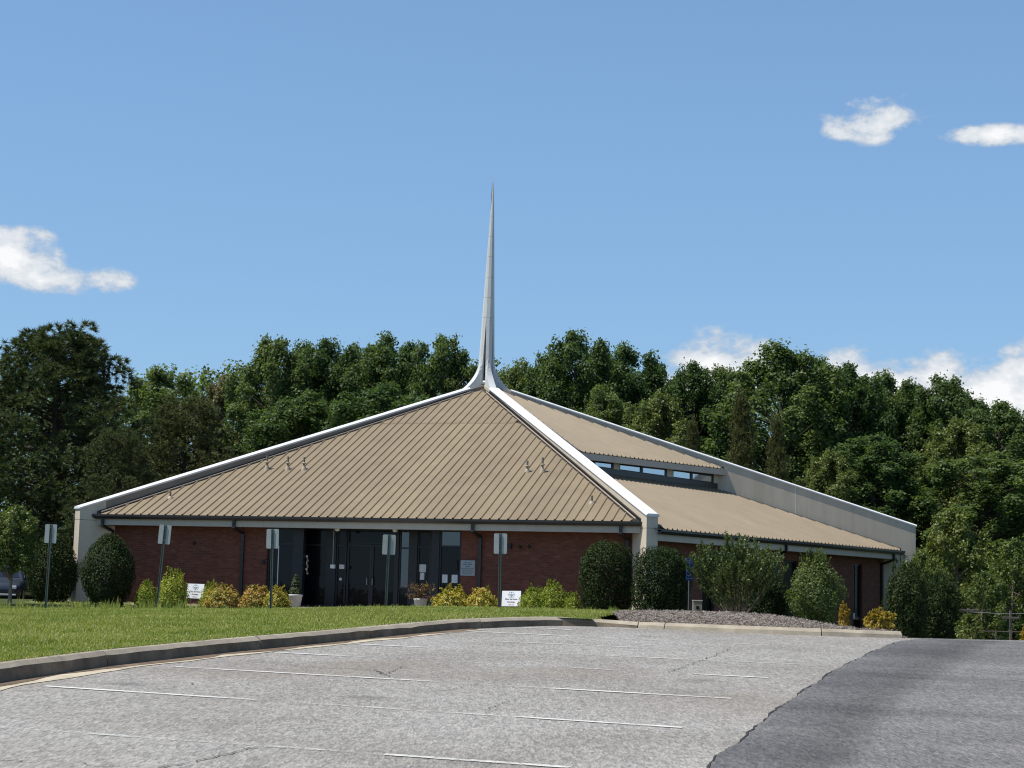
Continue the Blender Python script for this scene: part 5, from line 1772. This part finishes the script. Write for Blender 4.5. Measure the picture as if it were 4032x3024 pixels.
tag(MB().tube([q0, q0.lerp(q1, .5) - Vector((0, 0, .03)), q1], .007, 5).build('wire', M['galv']), 'thin wire strung behind the wooden crosses', 'wire')

# parked car at the left edge, nose towards the camera
p = bearing(8, 1312, 69)
car = thing('parked_car', 'dark blue grey car parked left of the church, half hidden by foliage', 'car', (p.x, p.y, -.32), YAW + D2R(6))
ST = [  # y, half width low, half width belt, z low, z belt top
    (-2.28, .62, .60, .34, .62), (-2.2, .80, .76, .24, .70), (-1.9, .88, .84, .20, .78), (-1.0, .90, .86, .18, .92), (-.5, .90, .86, .18, .95), (1.2, .90, .86, .18, .97), (1.75, .89, .84, .20, 1.0), (2.15, .82, .76, .26, .96), (2.3, .64, .60, .36, .80)]
v, f = [], []
for (y, wl0, wb, z0, z1) in ST:
    zm = z0 + (z1 - z0) * .55
    v += [(-wl0 * .92, y, z0), (-wl0, y, z0 + .1), (-wl0 * 1.01, y, zm), (-wb, y, z1 - .05), (-wb * .9, y, z1), (0, y, z1 + .025), (wb * .9, y, z1), (wb, y, z1 - .05), (wl0 * 1.01, y, zm), (wl0, y, z0 + .1), (wl0 * .92, y, z0)]
n = 11
for i in range(len(ST) - 1):
    for j in range(n):
        f.append((i * n + j, i * n + (j + 1) % n, (i + 1) * n + (j + 1) % n, (i + 1) * n + j))
f += [tuple(range(n - 1, -1, -1)), tuple((len(ST) - 1) * n + j for j in range(n))]
body = MB().add(v, f, True).build('body', M['car'], car)
cab = [(-1.0, .80, .93), (-.25, .60, 1.40), (.35, .585, 1.45), (.95, .60, 1.41), (1.7, .78, 1.0)]
v, f = [], []
for (y, w, z) in cab:
    v += [(-.82 if z < 1.2 else -.80, y if z < 1.2 else y, .93), (-w, y, z - .03), (-w * .85, y, z), (w * .85, y, z), (w, y, z - .03), (.82 if z < 1.2 else .80, y, .93)]
for i in range(len(cab) - 1):
    for j in range(5):
        f.append((i * 6 + j, i * 6 + j + 1, (i + 1) * 6 + j + 1, (i + 1) * 6 + j))
roof_ = MB().add(v, f, True).build('cabin', M['car'], car, recalc=True)


def quad_off(a, b, c, d, k, nm, mt):
    P4 = [Vector(q) for q in (a, b, c, d)]
    ctr = sum(P4, Vector()) / 4
    nn = (P4[1] - P4[0]).cross(P4[3] - P4[0]).normalized()
    if nn.dot(ctr - Vector((0, .3, .9))) < 0: nn = -nn
    P5 = [ctr + (q - ctr) * .86 + nn * k for q in P4]
    P6 = [q - nn * .012 for q in P5]
    MB().add(P5 + P6, [(0, 1, 2, 3), (7, 6, 5, 4), (0, 4, 5, 1), (1, 5, 6, 2), (2, 6, 7, 3), (3, 7, 4, 0)]).build(nm, mt, car)


quad_off((-.76, -.97, .95), (.76, -.97, .95), (.54, -.27, 1.39), (-.54, -.27, 1.39), .012, 'windscreen', M['glass_sky'])
quad_off((-.74, 1.67, 1.02), (.74, 1.67, 1.02), (.54, .97, 1.40), (-.54, .97, 1.40), .012, 'rear_window', M['glass_sky'])
for sx in (-1, 1):
    quad_off((sx * .81, -.7, .95), (sx * .80, .32, .95), (sx * .60, .3, 1.40), (sx * .63, -.22, 1.36), .012, 'side_window', M['glass_sky'])
    quad_off((sx * .80, .36, .95), (sx * .81, 1.3, .95), (sx * .63, .9, 1.37), (sx * .60, .36, 1.41), .012, 'side_window', M['glass_sky'])
    MB().box(sx * .52, sx * .78, -2.27, -2.2, .56, .68).build('headlight', M['lens'], car, bevel=.02)
    MB().box(sx * .86, sx * 1.0, -.72, -.6, .94, 1.06).build('mirror', M['car'], car, bevel=.02)
    for yy in (-1.42, 1.38):
        wh = MB().tube([(sx * .70, yy, .32), (sx * .91, yy, .32)], .32, 24).build('wheel', M['tyre'], car)
        MB().tube([(sx * .90, yy, .32), (sx * .92, yy, .32)], .2, 16).build('rim', M['rim'], wh)
MB().box(-.45, .45, -2.31, -2.26, .44, .54).build('grille', M['black'], car)
MB().box(-.78, .78, -2.33, -2.24, .32, .38).build('bumper_trim', M['rim'], car, bevel=.01)
MB().box(-.16, .16, -2.34, -2.31, .385, .475).build('licence_plate', M['paper'], car)
